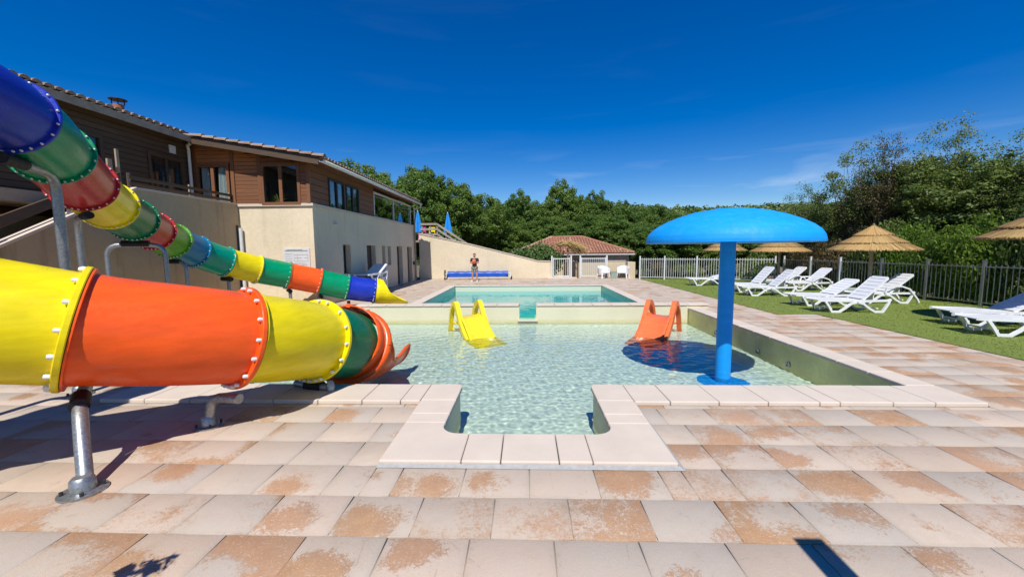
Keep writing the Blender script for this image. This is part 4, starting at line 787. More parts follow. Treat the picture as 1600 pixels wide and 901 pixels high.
# ================================================================== LAWN FURNITURE
def slat_mesh(nm, dx, w, th=.022): 
    o = MB().cbox(0, dx, -w/2, w/2, -th, 0, .006).mesh(nm); o.materials.append(M['white_plastic']); return o
SEATS, BACKS = slat_mesh('seat_slat', .128, .54), slat_mesh('back_slat', .118, .50)
def lounger(label, loc, rz, back, group, arms=False, stack=False):
    t = thing('sun_lounger', label, 'sun lounger', loc, rz, group)      # foot end at x=0, head towards +X, width along Y
    H_ = .33; hx = 1.12
    for k in range(8): link('seat_slat', SEATS, None, t, (.02+k*.137, 0, H_+.02-.004*abs(k-4)))
    for sy in (-1, 1):
        y = sy*.30
        ob('side_frame', MB().bar([(0, y*.86, H_), (.06, y, H_), (1.1, y, H_-.02), (1.72, y, H_-.01), (1.80, y, H_+.02)], .05, .055), 'white_plastic', t, 40)
        ob('leg', MB().bar([(.16, y*1.02, H_-.028), (.25, y*1.04, .16), (.32, y*1.05, .028), (.52, y*1.05, .028), (.66, y*1.05, .13), (.80, y*1.04, .245), (.94, y*1.02, H_-.05)], .055, .05), 'white_plastic', t, 40)
        ob('leg', MB().bar([(.98, y*1.02, H_-.05), (1.10, y*1.04, .245), (1.24, y*1.05, .13), (1.40, y*1.05, .028), (1.60, y*1.05, .028), (1.68, y*1.04, .16), (1.76, y*1.02, H_-.02)], .055, .05), 'white_plastic', t, 40)
        if arms: ob('armrest', MB().bar([(.92, y*1.12, H_+.0), (.98, y*1.12, H_+.16), (1.08, y*1.12, H_+.2), (1.40, y*1.12, H_+.2), (1.62, y*1.12, H_+.12), (1.86, y*1.1, H_-.18), (1.92, y*1.1, .03)], .05, .04), 'white_plastic', t, 40)
    bk = thing('b', '', '', (0, 0, 0)); bk.name = 'backrest'
    for kk in ('label', 'category'): del bk[kk]
    bpy.data.objects.remove(bk)
    m = Matrix.Translation((hx, 0, H_+.012)) @ Matrix.Rotation(-back, 4, 'Y')
    fr_ = MB().box(0, .82, -.285, -.245, -.03, .012, m).box(0, .82, .245, .285, -.03, .012, m).box(.78, .86, -.245, .245, -.03, .012, m)
    b = ob('backrest', fr_, 'white_plastic', t)
    for k in range(6):
        s = link('back_slat', BACKS, None, b); s.matrix_local = m @ Matrix.Translation((.02+k*.127, 0, .008))
    for x in (.30, 1.46): ob('cross_bar', MB().box(x, x+.04, -.30, .30, .10, .13), 'white_plastic', t)
    if back > .2: ob('back_strut', MB().bar([(1.5, 0, H_-.03), m @ Vector((.5, 0, -.03))], .25, .025), 'white_plastic', t)
    return t
LG = 'white sun loungers on the lawn'
Q = R(38)
lounger('flat white sun lounger far down the lawn half behind the blue stem', (7.72, 19.2, .012), R(0), R(16), LG)
lounger('white sun lounger with steep shaded backrest just right of the blue stem', (8.12, 16.2, .012), R(3), R(48), LG)
lounger('white sun lounger with raised back in front of the steep backed one', (7.95, 15.0, .012), R(-6), R(44), LG)
lounger('white sun lounger with armrests nearest the side fence behind the middle table', (10.55, 16.55, .012), R(4), R(40), LG, True)
lounger('white sun lounger with armrests farthest back beside the side fence', (10.35, 17.7, .012), R(4), R(40), LG, True)
lounger('white sun lounger with its shaded back turned up left of the straw parasol pole', (8.05, 12.3, .012), R(2), R(30), LG)
lounger('white sun lounger with raised back in front of the straw parasol pole', (7.85, 11.1, .012), R(-2), R(44), LG)
lounger('white sun lounger with armrests behind the straw parasol pole', (10.10, 12.85, .012), R(-2), R(40), LG, True)
lounger('white sun lounger at the right edge farther from the paving', (9.35, 9.2, .012), R(-10), R(30), LG)
lounger('white sun lounger at the right edge nearest the paving', (8.82, 8.2, .012), R(-10), R(30), LG)
for k, lb in enumerate(('bottom white sun lounger of the stack by the building', 'second white sun lounger from the bottom of the stack by the building', 'third white sun lounger from the bottom of the stack by the building', 'top white sun lounger of the stack by the building')):
    lounger(lb, (-6.05, 14.35+.02*k, .002+.185*k), R(89), R(22), 'stacked loungers by the building')
def side_table(label, x, y, r=.24, h=.42):
    t = thing('side_table', label, 'table', (x, y, .012), 0, 'small round tables between the loungers')
    ob('table_top', MB().lathe([(0, h), (r-.02, h), (r, h-.015), (r, h-.06), (r-.03, h-.065), (0, h-.065)], 28), 'sage_plastic', t, 40)
    ob('table_body', MB().lathe([(r-.05, h-.066), (r-.035, h*.5), (r-.05, 0)], 28), 'sage_plastic', t, 40)
side_table('sage green round table behind the flat far lounger', 9.35, 19.85); side_table('sage green round table between the loungers right of the blue stem', 9.75, 16.0, .28); side_table('sage green round table beside the straw parasol pole', 10.55, 13.35, .28)
def thatch_tier(r0, z0, r1, z1, n, seed, drop=.06):
    rg = np.random.default_rng(seed); V = []; F = []; th = rg.uniform(0, 2*np.pi, n); wd = .022*r1
    for a in th:
        w0, w1 = wd*.35, wd*rg.uniform(.7, 1.2); ra, rb = r0*rg.uniform(.9, 1.05), r1*rg.uniform(.955, 1.03); zz = rg.normal(0, .008); c_, s_ = math.cos(a), math.sin(a); a2 = a+rg.normal(0, .012); c2, s2 = math.cos(a2), math.sin(a2); o = len(V)
        V += [(c_*ra-s_*-w0, s_*ra+c_*-w0, z0+zz), (c_*ra-s_*w0, s_*ra+c_*w0, z0+zz), (c2*rb-s2*w1, s2*rb+c2*w1, z1+zz), (c2*rb+s2*w1, s2*rb-c2*w1, z1+zz), (c2*(rb+.015)-s2*w1*.3, s2*(rb+.015)+c2*w1*.3, z1+zz-drop*rg.uniform(.5, 1.3))]
        F += [(o, o+1, o+2, o+3), (o+3, o+2, o+4, o+4)]
    F = [f if f[2] != f[3] else (f[0], f[1], f[2]) for f in F]; me = bpy.data.meshes.new('thatch_tier'); me.from_pydata(V, [], F); me.update(); return me
TIERS = [thatch_tier(.02, .80, .62, .475, 700, 1, .05), thatch_tier(.40, .53, 1.04, .215, 1000, 2, .05), thatch_tier(.80, .27, 1.42, -.02, 1300, 3, .05)]
for m_ in TIERS: m_.materials.append(M['straw'])
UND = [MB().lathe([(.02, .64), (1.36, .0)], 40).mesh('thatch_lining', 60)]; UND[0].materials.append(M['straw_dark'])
def parasol(label, x, y, rim, sc=1., gz=0.):
    t = thing('straw_parasol', label, 'parasol', (x, y, gz), random.uniform(0, 6), 'straw parasols')
    for m_ in TIERS: o = link('thatch_tier', m_, None, t, (0, 0, rim-gz)); o.scale = (sc, sc, .95)
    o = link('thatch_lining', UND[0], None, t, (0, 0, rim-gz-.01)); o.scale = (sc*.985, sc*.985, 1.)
    ob('pole', MB().lathe([(.055, 0), (.05, rim-gz+.6)], 14), 'bare_wood', t, 40); ob('finial', MB().lathe([(.07, 0), (.05, .1), (.0, .16)], 12), 'straw_dark', t, 40, (0, 0, rim-gz+.68))
    for k in range(8):
        a = k*math.pi/4; ob('rib', MB().bar([(.05*math.cos(a), .05*math.sin(a), rim-gz+.57), (1.3*sc*math.cos(a), 1.3*sc*math.sin(a), rim-gz+.0)], .025, .025), 'bare_wood', t)
parasol('straw parasol farthest back beyond the lawn fence', 12.25, 25.0, 1.65, .86, -.05); parasol('straw parasol left of the nearest complete one partly behind the blue mushroom', 11.9, 19.1, 1.62, .84); parasol('three tiered straw parasol standing complete among the loungers', 11.38, 13.5, 1.69, .82); parasol('straw parasol cut off by the right edge of the picture', 11.25, 8.8, 1.95, .84)
# bent bundle of straw on a post behind the gate
bp = thing('straw_parasol', 'collapsed straw parasol drooping over behind the gate', 'parasol', (2.75, 26.0, -.6), 0); bp.scale = (1.1, 1.1, 1.02)
ob('pole', MB().lathe([(.06, 0), (.055, 2.45)], 12), 'bare_wood', bp, 40); ob('cross_piece', MB().box(-.16, .55, -.05, .05, 1.55, 1.63).box(.45, .55, -.05, .05, 0, 1.55), 'bare_wood', bp)
rg = np.random.default_rng(9); V = []; F = []
for k in range(420):
    a = rg.normal(.35, .8); L_ = rg.uniform(.5, 1.15); dr = rg.uniform(.35, .8); y_ = rg.normal(0, .16); side = 1 if rg.random() < .62 else -1; o = len(V); x0 = rg.normal(-.1, .16); w = .012
    P0 = np.array([x0, y_*.4, 2.75+rg.normal(0, .06)]); P1 = P0+[side*L_*.4, y_, -.12]; P2 = P0+[side*L_*(.95 if side > 0 else .35), y_*1.4, -dr*(.95 if side > 0 else .9)]
    for P in (P0, P1, P2): V += [P+[0, -w, -w], P+[0, w, w]]
    F += [(o, o+1, o+3, o+2), (o+2, o+3, o+5, o+4)]
stuff(link('straw_bundle', npmesh('straw_bundle', V, F), 'straw', bp))
# white armchairs and cube table by the low wall
def armchair(label, x, y, rz):
    t = thing('armchair', label, 'chair', (x, y, .0), rz, 'white plastic armchairs by the low wall')
    ob('seat', MB().cbox(-.27, .27, -.27, .25, .33, .40, .02), 'white_plastic', t)
    N = 24; vs = []; fs = []
    for k in range(N+1):
        a = R(-35)+R(250)*k/N; up = .62+.16*max(0, math.sin(a)); 
        for r_, z in ((.30, .30), (.335, up), (.375, up), (.345, .28)): vs.append((math.cos(a)*r_*1.0, math.sin(a)*r_*.95, z))
    for k in range(N):
        for j in range(4): fs.append((k*4+j, k*4+(j+1) % 4, k*4+4+(j+1) % 4, k*4+4+j))
    fs += [(0, 1, 2, 3), tuple(N*4+j for j in (3, 2, 1, 0))]; ob('back_shell', MB().add(vs, fs), 'white_plastic', t, 45)
    for sx in (-1, 1):
        for sy in (-1, 1): ob('leg', MB().bar([(sx*.26, sy*.22, .34), (sx*.31, sy*.27, 0)], .07, .05), 'white_plastic', t)
    return t
armchair('white plastic tub armchair left of the grey cube table', 4.72, 24.15, R(25)); armchair('white plastic tub armchair right of the grey cube table', 5.85, 24.1, R(-30))
ct = thing('cube_table', 'small grey cube table between the two white armchairs', 'table', (5.27, 24.0, 0)); ob('top', MB().cbox(-.19, .19, -.19, .19, .40, .43, .008), 'sage_plastic', ct); ob('body', MB().box(-.175, .175, -.175, .175, 0, .399), 'sage_plastic', ct)
# pool cover on its roller
rc = thing('cover_roller', 'rolled blue pool cover on a wheeled reel in front of the sloping wall', 'pool cover', (-2.86, 23.95, 0))
N = 30; vs = []
cvr = MB(); pts2 = [(-1.86+3.66*k/24, 0, .33) for k in range(25)]; cvr.sweep(pts2, [.175+.012*math.sin(k*1.7)+.01*math.cos(k*3.1) for k in range(25)], 24); ob('rolled_cover', cvr, 'cover_blue', rc, 50)
ob('cover_flap', MB().add([(-1.75, -.185, .35), (1.7, -.182, .35), (1.72, -.20, .17), (-1.78, -.21, .15)], [(0, 1, 2, 3)]), 'cover_blue', rc); ob('axle', MB().sweep([(-2.02, 0, .33), (1.98, 0, .33)], .035, 12), 'galvanised', rc, 40)
for sx in (-1, 1):
    s = ob('end_frame', MB().bar([(sx*1.94, -.28, .09), (sx*1.94, 0, .40), (sx*1.94, .28, .09)], .05, .05).bar([(sx*1.94, -.28, .09), (sx*1.94, .28, .09)], .04, .04), 'galvanised', rc)
    for yy in (-.28, .28): w_ = ob('wheel', MB().lathe([(0, -.03), (.085, -.03), (.09, -.02), (.09, .02), (.085, .03), (0, .03)], 18), 'black_rubber', s, 40); w_.location = (sx*2.0, yy, .09); w_.rotation_euler = (0, R(90), 0)
hw = ob('hand_wheel', MB().sweep([(0, .20*math.cos(t_), .20*math.sin(t_)) for t_ in [2*math.pi*k/24 for k in range(25)]], .018, 8, False).bar([(0, -.2, 0), (0, .2, 0)], .02, .02).bar([(0, 0, -.2), (0, 0, .2)], .02, .02), 'black_rubber', rc, 40); hw.location = (-2.04, 0, .38)

# ================================================================== PERSON
def skin(name, J, E_, mat, parent, sub=2, root=0):
    me = bpy.data.meshes.new(name); me.from_pydata([j[0] for j in J], E_, []); o = link(name, me, mat, parent)
    m = o.modifiers.new('skin', 'SKIN'); m.use_smooth_shade = True
    for i, j in enumerate(J): r = j[1]; me.skin_vertices[0].data[i].radius = (r, r) if not isinstance(r, tuple) else r
    me.skin_vertices[0].data[root].use_root = True; s = o.modifiers.new('sub', 'SUBSURF'); s.levels = sub; s.render_levels = sub; return o
pe = thing('person', 'person in dark t-shirt and grey shorts holding something orange, standing by the far pool edge', 'person', (-2.89, 22.42, 0)); pe.scale = (.9, .9, .9)
J = [((0, 0, .95), (.15, .10)), ((0, 0, 1.12), (.135, .095)), ((0, .0, 1.30), (.165, .105)), ((0, .01, 1.42), (.13, .08)), ((0, .0, 1.50), .055), ((0, -.01, 1.57), .072), ((0, -.015, 1.65), (.082, .095)), ((0, 0, 1.72), (.07, .08)),
     ((-.19, .01, 1.40), .065), ((-.25, .0, 1.17), .048), ((-.13, -.20, 1.16), .038), ((-.03, -.26, 1.24), .036), ((.19, .01, 1.40), .065), ((.25, .0, 1.17), .048), ((.13, -.20, 1.18), .038), ((.04, -.26, 1.28), .036),
     ((-.10, 0, .86), .10), ((-.13, -.01, .50), .066), ((-.15, .02, .28), .056), ((-.16, .02, .09), .04), ((-.17, -.10, .045), (.05, .035)), ((.10, 0, .86), .10), ((.13, -.01, .50), .066), ((.14, .02, .28), .056), ((.15, .02, .09), .04), ((.17, -.10, .045), (.05, .035))]
Eg = [(0, 1), (1, 2), (2, 3), (3, 4), (4, 5), (5, 6), (6, 7), (3, 8), (8, 9), (9, 10), (10, 11), (3, 12), (12, 13), (13, 14), (14, 15), (0, 16), (16, 17), (17, 18), (18, 19), (19, 20), (0, 21), (21, 22), (22, 23), (23, 24), (24, 25)]
skin('body', J, Eg, 'skin', pe)
for sx in (-1, 1):      # fingers closed on the orange thing
    for k in range(4): ob('finger', MB().sweep([(sx*.03, -.27, 1.25+.018*k), (sx*.0, -.315, 1.25+.018*k), (-sx*.035, -.31, 1.25+.018*k)], [.011, .010, .008], 6), 'skin', pe, 60)
    ob('thumb', MB().sweep([(sx*.04, -.26, 1.31), (sx*.02, -.30, 1.345), (-sx*.01, -.31, 1.35)], [.013, .011, .009], 6), 'skin', pe, 60)
ob('nose', MB().lathe([(.014, 0), (.016, .02), (.006, .05), (0, .052)], 8, (0, -.118, 1.60)), 'skin', pe, 60); ob('eyes', MB().box(-.042, -.022, -.112, -.098, 1.646, 1.658).box(.022, .042, -.112, -.098, 1.646, 1.658), 'dark_metal', pe); ob('mouth', MB().box(-.025, .025, -.106, -.095, 1.565, 1.573), 'red_plastic', pe)
for sx in (-1, 1): ob('ear', MB().lathe([(0, -.012), (.022, -.01), (.026, 0), (.022, .01), (0, .012)], 10, (sx*.087, .0, 1.63)), 'skin', pe, 60)
ob('hair', MB().lathe([(.086, 0), (.088, .03), (.074, .07), (.04, .095), (0, .10)], 16, (0, .018, 1.67)), 'dark_shirt', pe, 60)
JS = [((0, 0, .94), (.165, .125)), ((0, 0, 1.12), (.152, .115)), ((0, .0, 1.30), (.182, .125)), ((0, .01, 1.42), (.15, .10)), ((-.19, .01, 1.41), .082), ((-.235, .0, 1.24), .072), ((.19, .01, 1.41), .082), ((.235, .0, 1.24), .072), ((0, 0, 1.465), .075)]
skin('t_shirt', JS, [(0, 1), (1, 2), (2, 3), (3, 4), (4, 5), (3, 6), (6, 7), (3, 8)], 'dark_shirt', pe)
JS = [((0, 0, .95), (.165, .125)), ((-.10, 0, .86), .118), ((-.13, -.005, .56), .098), ((.10, 0, .86), .118), ((.13, -.005, .56), .098)]
skin('shorts', JS, [(0, 1), (1, 2), (0, 3), (3, 4)], 'shorts', pe)
for sx in (-1, 1): ob('shoe', MB().cbox(sx*.165-.05, sx*.165+.05, -.20, .07, 0, .075, .025), 'shoe', pe)
tag(ob('towel', MB().lathe([(0, -.14), (.06, -.12), (.10, -.02), (.115, .06), (.08, .13), (0, .15)], 12), 'bright_orange', None, 60, (-2.89, 22.42-.225, 1.12)), 'bright orange bundle held against the chest by the standing person', 'towel')

# ================================================================== BEHIND THE REAR WALL
st = thing('timber_stair', 'grey timber stair railing descending behind the sloping cream wall', 'railing', (-5.0, 25.0, 0))
RX = [(-6.6, 3.42), (-5.55, 3.42), (-3.35, 1.95)]
for dz in (0, -.32, -.64):
    for (xa, za), (xb, zb) in zip(RX[:-1], RX[1:]): ob('handrail' if dz == 0 else 'rail', MB().bar([(xa+5, 0, za+dz), (xb+5, 0, zb+dz)], .05, .12), 'grey_wood', st)
for x, z in ((-6.5, 3.42), (-6.0, 3.42), (-5.55, 3.42), (-5.0, 3.05), (-4.4, 2.66), (-3.8, 2.25)): ob('post', MB().box(x+5-.045, x+5+.045, .04, .13, .0, z+.02), 'grey_wood', st)
dk = thing('upper_terrace', 'raised timber terrace behind the building corner', 'terrace', (-8, 27.5, 0)); ob('floor_boards', MB().box(-6, 2.5, -2.35, 3, 2.3, 2.42), 'grey_wood', dk)
for x, y in ((-5.8, -2.2), (2.3, -2.2), (2.3, 2.8), (-5.8, 2.8)): ob('post', MB().box(x-.1, x+.1, y-.1, y+.1, -1, 2.298), 'grey_wood', dk)
def shut_umbrella(label, x, y, z0, h):
    t = thing('closed_umbrella', label, 'umbrella', (x, y, z0), 0, 'closed blue umbrellas'); N = 48; vs = []; prof = [(.03, 1.), (.06, .93), (.13, .7), (.19, .45), (.24, .28)]
    for r, zf in prof:
        for k in range(N): a = 2*math.pi*k/N; q = r*(1+.22*math.cos(a*8)); vs.append((q*math.cos(a), q*math.sin(a), h*zf))
    ob('folded_canopy', MB().add(vs, [(i*N+k, i*N+(k+1) % N, (i+1)*N+(k+1) % N, (i+1)*N+k) for i in range(4) for k in range(N)]+[tuple(range(N))]), 'sky_fabric', t, 50); ob('pole', MB().lathe([(.02, 0), (.02, h*1.03), (0, h*1.05)], 10), 'painted_white', t, 40)
shut_umbrella('folded blue umbrella seen through the glazed gallery corner', -6.28, 23.9, 2.42, 1.6) if False else shut_umbrella('folded blue umbrella nearest the glazed gallery corner', -6.9, 25.6, 2.42, 1.85)
shut_umbrella('folded blue umbrella above the timber stair railing', -5.05, 26.0, 2.42, 1.75)
def cafe_chair(label, x, y, col):
    t = thing('cafe_chair', label, 'chair', (x, y, 2.42)); ob('seat', MB().cbox(-.2, .2, -.2, .2, .41, .45, .01), col, t); ob('backrest', MB().box(-.2, .2, .17, .21, .55, .86), col, t)
    for sx in (-1, 1):
        for sy in (-1, 1): ob('leg', MB().box(sx*.18-.02, sx*.18+.02, sy*.18-.02, sy*.18+.02, 0, .41 if sy < 0 else .86), col, t)
cafe_chair('pink chair on the upper terrace beside the building corner', -6.62, 25.5, 'pink_plastic'); cafe_chair('yellow chair on the upper terrace behind the railing', -6.05, 25.6, 'yellow_plastic')
# pool house with hipped tile roof
ph = thing('pool_house', 'low cream pool house with hipped red tile roof behind the gate', 'house', (3.3, 30, -1.05))
HX0, HX1, HY0, HY1 = -4.35, 4.40, -1.6, 4.4; ez, rz_ = 2.50, 3.72
ob('wall', MB().box(HX0+.35, HX1-.3, HY0+.35, HY1-.35, 0, ez-.02), 'house_cream', ph)
for x0, x1 in ((-2.6, -1.5), (-.6, .5)): d_o = ob('door', MB().box(x0, x1, HY0+.29, HY0+.345, 0, 2.05), 'door_brown', ph); ob('door_handle', MB().box(x1-.16, x1-.06, HY0+.24, HY0+.285, 1., 1.03), 'galvanised', d_o)
RXa, RXb, RYm = HX0+3.1, HX1-3.3, (HY0+HY1)/2
rf = ob('roof', MB().add([(HX0, HY0, ez), (HX1, HY0, ez), (HX1, HY1, ez), (HX0, HY1, ez), (RXa, RYm, rz_), (RXb, RYm, rz_)], [(0, 1, 5, 4), (1, 2, 5), (2, 3, 4, 5), (3, 0, 4), (3, 2, 1, 0)]), 'roof_tile', ph)
tm = MB(); Vv = Vector((0, RYm-HY0, rz_-ez)); Lv = Vv.length; Nv_ = Vector((0, -(rz_-ez), RYm-HY0)).normalized(); Wd = HX1-HX0
tile_face(tm, (HX0, HY0-.05, ez+.0), (1, 0, 0), Vv, Nv_, int(Wd/.21), .21, lambda u: (0, Lv*min(1, u/(RXa-HX0), (Wd-u)/(HX1-RXb))), .4, .09, 6)
stuff(ob('roof_tiles', tm, 'roof_tile', rf, 50))
hp = MB()
for a, b in (((HX0, HY0, ez), (RXa, RYm, rz_)), ((HX1, HY0, ez), (RXb, RYm, rz_)), ((RXa, RYm, rz_), (RXb, RYm, rz_))): hp.sweep([Vector(a)+Vector((0, 0, .05)), Vector(b)+Vector((0, 0, .07))], .10, 10)
ob('ridge_tiles', hp, 'roof_tile', rf, 50); ob('fascia', MB().box(HX0-.02, HX1+.02, HY0-.03, HY0-.003, ez-.09, ez-.01), 'painted_white', rf)

# ================================================================== TREES AND PLANTS
CL = [None]
def crown_mesh(name, seed, nclump, per, rx, rz, leaf, lobes=6, sparse=.25, hollow=.35, flat=1.):
    r = np.random.default_rng(seed); d = r.normal(size=(nclump, 3)); d /= np.linalg.norm(d, axis=1)[:, None]; rad = hollow+(1-hollow)*r.random(nclump)**.5
    L = r.normal(size=(lobes, 3)); L /= np.linalg.norm(L, axis=1)[:, None]; lob = .74+.36*np.max(np.clip(d@L.T, 0, 1)**3, axis=1)
    c = d*(rad*lob)[:, None]*[rx, rx, rz]; cr = r.uniform(.55, 1.3, nclump)*sparse*rx
    CL[0] = [tuple(float(v) for v in q) for q in c]
    P = np.repeat(c, per, axis=0); q = r.normal(size=P.shape); q /= np.linalg.norm(q, axis=1)[:, None]; P = P+q*(np.repeat(cr, per)*r.random(len(P))**.45)[:, None]*[1, 1, .75]
    n = len(P); nr = q*.8+r.normal(size=(n, 3))*.6+[0, 0, .5]; nr /= np.linalg.norm(nr, axis=1)[:, None]
    t = np.cross(nr, r.normal(size=(n, 3))); t /= np.linalg.norm(t, axis=1)[:, None]; b = np.cross(nr, t); s = leaf*r.uniform(.6, 1.35, n)[:, None]
    V = np.stack([P-t*s, P+b*s*.55+nr*s*.12, P+t*s, P-b*s*.55+nr*s*.12], 1).reshape(-1, 3); V[:, 2] += rz
    return npmesh(name, V, np.arange(n*4).reshape(-1, 4))
def trunk_mb(h, r, seed, spread, top):
    rg = random.Random(seed); mb = MB(); pts = [(rg.uniform(-.05, .05)*i, rg.uniform(-.05, .05)*i, h*i/5) for i in range(6)]; mb.sweep(pts, [r*(1-.13*i) for i in range(6)], 9)
    for k in range(7):
        a = rg.uniform(0, 6.28); z = h*rg.uniform(.5, .98); b = Vector((0, 0, z)); L = spread*rg.uniform(.5, .9); e = Vector((math.cos(a)*L, math.sin(a)*L, z+(top-z)*rg.uniform(.35, .8))); m = b.lerp(e, .5)+Vector((0, 0, -.1*L)); mb.sweep([b, m, e], [r*.45, r*.28, r*.08], 6)
    return mb
def proto(kind, seed, th, tr, rx, rz, leafsz, ncl, per, mat, **k):
    cm = crown_mesh('crown', seed, ncl, per, rx, rz, leafsz, **k); cm.materials.append(M[mat]); tb = trunk_mb(th+rz*.7, tr, seed, rx, th+rz*1.8)
    if kind == 'airy':
        rg = random.Random(seed)
        for c in CL[0]:
            e = Vector(c)+Vector((0, 0, th+rz)); z0 = th*.6+max(0, e.z-th)*.45; b = Vector((e.x*.12, e.y*.12, z0)); m = b.lerp(e, .55)+Vector((rg.uniform(-.15, .15), rg.uniform(-.15, .15), -.12)); tb.sweep([b, m, e], [tr*.22, tr*.12, tr*.04], 4)
    tm_ = tb.mesh('trunk', 50); tm_.materials.append(M['bark']); return (cm, tm_, th, rz, th+2*rz)
OAK = [proto('oak', 21+i, 2.2, .22, 2.6+.2*i, 3.2, .10, 340, 150, 'leaf_wood', sparse=.18, lobes=12, hollow=.2) for i in range(4)]
HED = [proto('hedge', 41+i, .6, .14, 2.0, 2.6, .058, 340, 130, 'leaf_hedge', sparse=.16, lobes=10, hollow=.2) for i in range(3)]
AIRY = [proto('airy', 51+i, 1.6, .09, 1.6, 2.3, .042, 110, 110, 'leaf_hedge', sparse=.27, lobes=14, hollow=.15) for i in range(2)]
FINE = [proto('fine', 61+i, 2.2, .2, 2.4, 3.0, .085, 360, 140, 'leaf_wood', sparse=.17, lobes=14, hollow=.2) for i in range(2)]
def tree(label, P, x, y, gz, h, wid=1., group=None, name='tree', mat=None):
    cm, tm_, th, rz, H_ = P; t = thing(name, label, 'tree', (x, y, gz), random.uniform(0, 6.28), group); s = h/H_
    link('trunk', tm_, None, t); c = link('crown', cm, None, t, (0, 0, th)); t.scale = (s*wid, s*wid, s)
    if mat: c.material_slots[0].link = 'OBJECT'; c.material_slots[0].material = M[mat]
    return t
rg = random.Random(77)
for x, y, h, wd, lb in ((-16.5, 34.5, 10.6, 1., 'round green tree behind the far left of the tiled roof'), (-13.2, 34, 10.0, .95, 'green tree behind the tiled roof left of the tallest one'), (-8.6, 32.5, 9.8, .75, 'tallest pointed green tree just past the end of the roof'), (-6.3, 33.5, 8.7, .8, 'green tree right of the tallest pointed one'), (-10.8, 30.5, 8.2, .95, 'green tree low behind the glazed gallery'), (-3.9, 36.5, 7.6, .95, 'green tree sloping down towards the middle gap')):
    tree(lb, FINE[int(abs(x)) % 2] if h > 9 else OAK[int(abs(x)) % 4], x, y, -1.1, h, wd)
ORD = 'first second third fourth fifth sixth seventh eighth ninth tenth eleventh twelfth thirteenth fourteenth fifteenth sixteenth'.split()
GW = 'trees of the wood behind the pool house'
for k, (x, y, h, wd) in enumerate(((-3.2, 45, 8.4, .7), (-.6, 47, 9.3, .8), (2.3, 50, 8.8, 1.), (4.7, 49, 10.8, .7), (7., 52, 9.0, .9), (9., 52, 10.2, .7), (11.2, 54, 8.8, .9), (13.6, 55, 9.0, .8), (16.4, 58, 8.6, .8), (19.2, 60, 9.2, .8), (22.8, 62, 8.6, .9), (27, 64, 8.8, .9), (31, 64, 8.4, .9))): tree(ORD[k]+' tall skyline tree from the left in the wood behind the pool house', OAK[rg.randrange(4)] if rg.random() < .6 else FINE[rg.randrange(2)], x, y, -1.1, h, wd, GW)
for k in range(30):
    x = -9+k*1.25+rg.uniform(-.6, .6); y = 37+rg.uniform(0, 6)+max(0, x)*.12; tree('lower broadleaf tree filling the wood behind the pool house', OAK[rg.randrange(4)], x, y, -1.1, rg.uniform(5.2, 6.8) if x < 4 else rg.uniform(4.8, 6.2), rg.uniform(.95, 1.25), GW)
for k in range(16):
    x = 9+k*1.5+rg.uniform(-.5, .5); y = 29.5+rg.uniform(0, 3); tree(ORD[k]+' dark bushy tree from the left behind the white back fence', OAK[rg.randrange(4)], x, y, -.9, rg.uniform(3.9, 4.9), rg.uniform(1.1, 1.4), 'bushy trees behind the back fence')
# right-hand trees and hedge beyond the side fence
for x, y, h, wd, P, lb in ((17.2, 24.8, 4.7, 1.15, 1, 'low bushy tree where the right-hand trees begin'), (17.8, 21.5, 5.0, 1.2, 2, 'green tree behind the thin reddish tree'), (18.0, 18.8, 5.9, 1.2, 0, 'big dense green tree above the complete straw parasol'), (17.4, 15.8, 5.7, 1.2, 1, 'big dense green tree right of the complete straw parasol'), (17.6, 12.8, 5.0, 1.35, 2, 'big dense green tree above the right-hand straw parasol'), (17.0, 10., 4.2, 1.35, 0, 'big dense green tree at the right edge of the picture'), (16.4, 7.2, 4.0, 1.3, 1, 'dense green tree beyond the right edge of the picture')):
    tree(lb, HED[P], x, y, -.1, h, wd)
for x, y, h, wd, lb, mt_ in ((16.4, 20.6, 6.9, .95, 'tall thin open tree with sky showing through its crown', None), (16.0, 23.6, 5.4, .8, 'small wispy sapling left of the thin open tree', None), (17.2, 17.2, 6.9, .8, 'wispy tree top above the dense trees behind the complete parasol', None), (17.4, 14.6, 5.8, .95, 'wispy tree top above the right-hand dense trees', None), (16.4, 18.9, 6.8, .7, 'thin open tree with coppery leaves beside the tall thin one', 'leaf_copper')): tree(lb, AIRY[int(x*10) % 2], x, y, -.1, h, wd, None, 'tree', mt_)
def bush(label, x, y, gz, rx, ry, h, mat, leaf_, seed, ncl=60, per=110, name='bush', cat='bush'):
    t = thing(name, label, cat, (x, y, gz)); cm = crown_mesh('foliage', seed, ncl, per, 1., .5, leaf_, sparse=.3, hollow=.2); c = link('foliage', cm, mat, t); c.scale = (rx, ry, h)
    ob('stem', MB().sweep([(0, 0, 0), (.02, 0, h*.4), (-.02, .02, h*.75)], [.05, .035, .015], 7), 'bark', t); return t
bush('bright green climbing bush over the side fence right of the complete parasol', 13.75, 13.0, -.05, .75, 1.7, 2.5, 'leaf_bright', .032, 71, 110, 220)
bush('yellow green shrub spilling above the side fence behind the parasol pole', 14.1, 15.1, -.05, .8, 1.2, 2.7, 'leaf_bright', .034, 72, 80, 180)
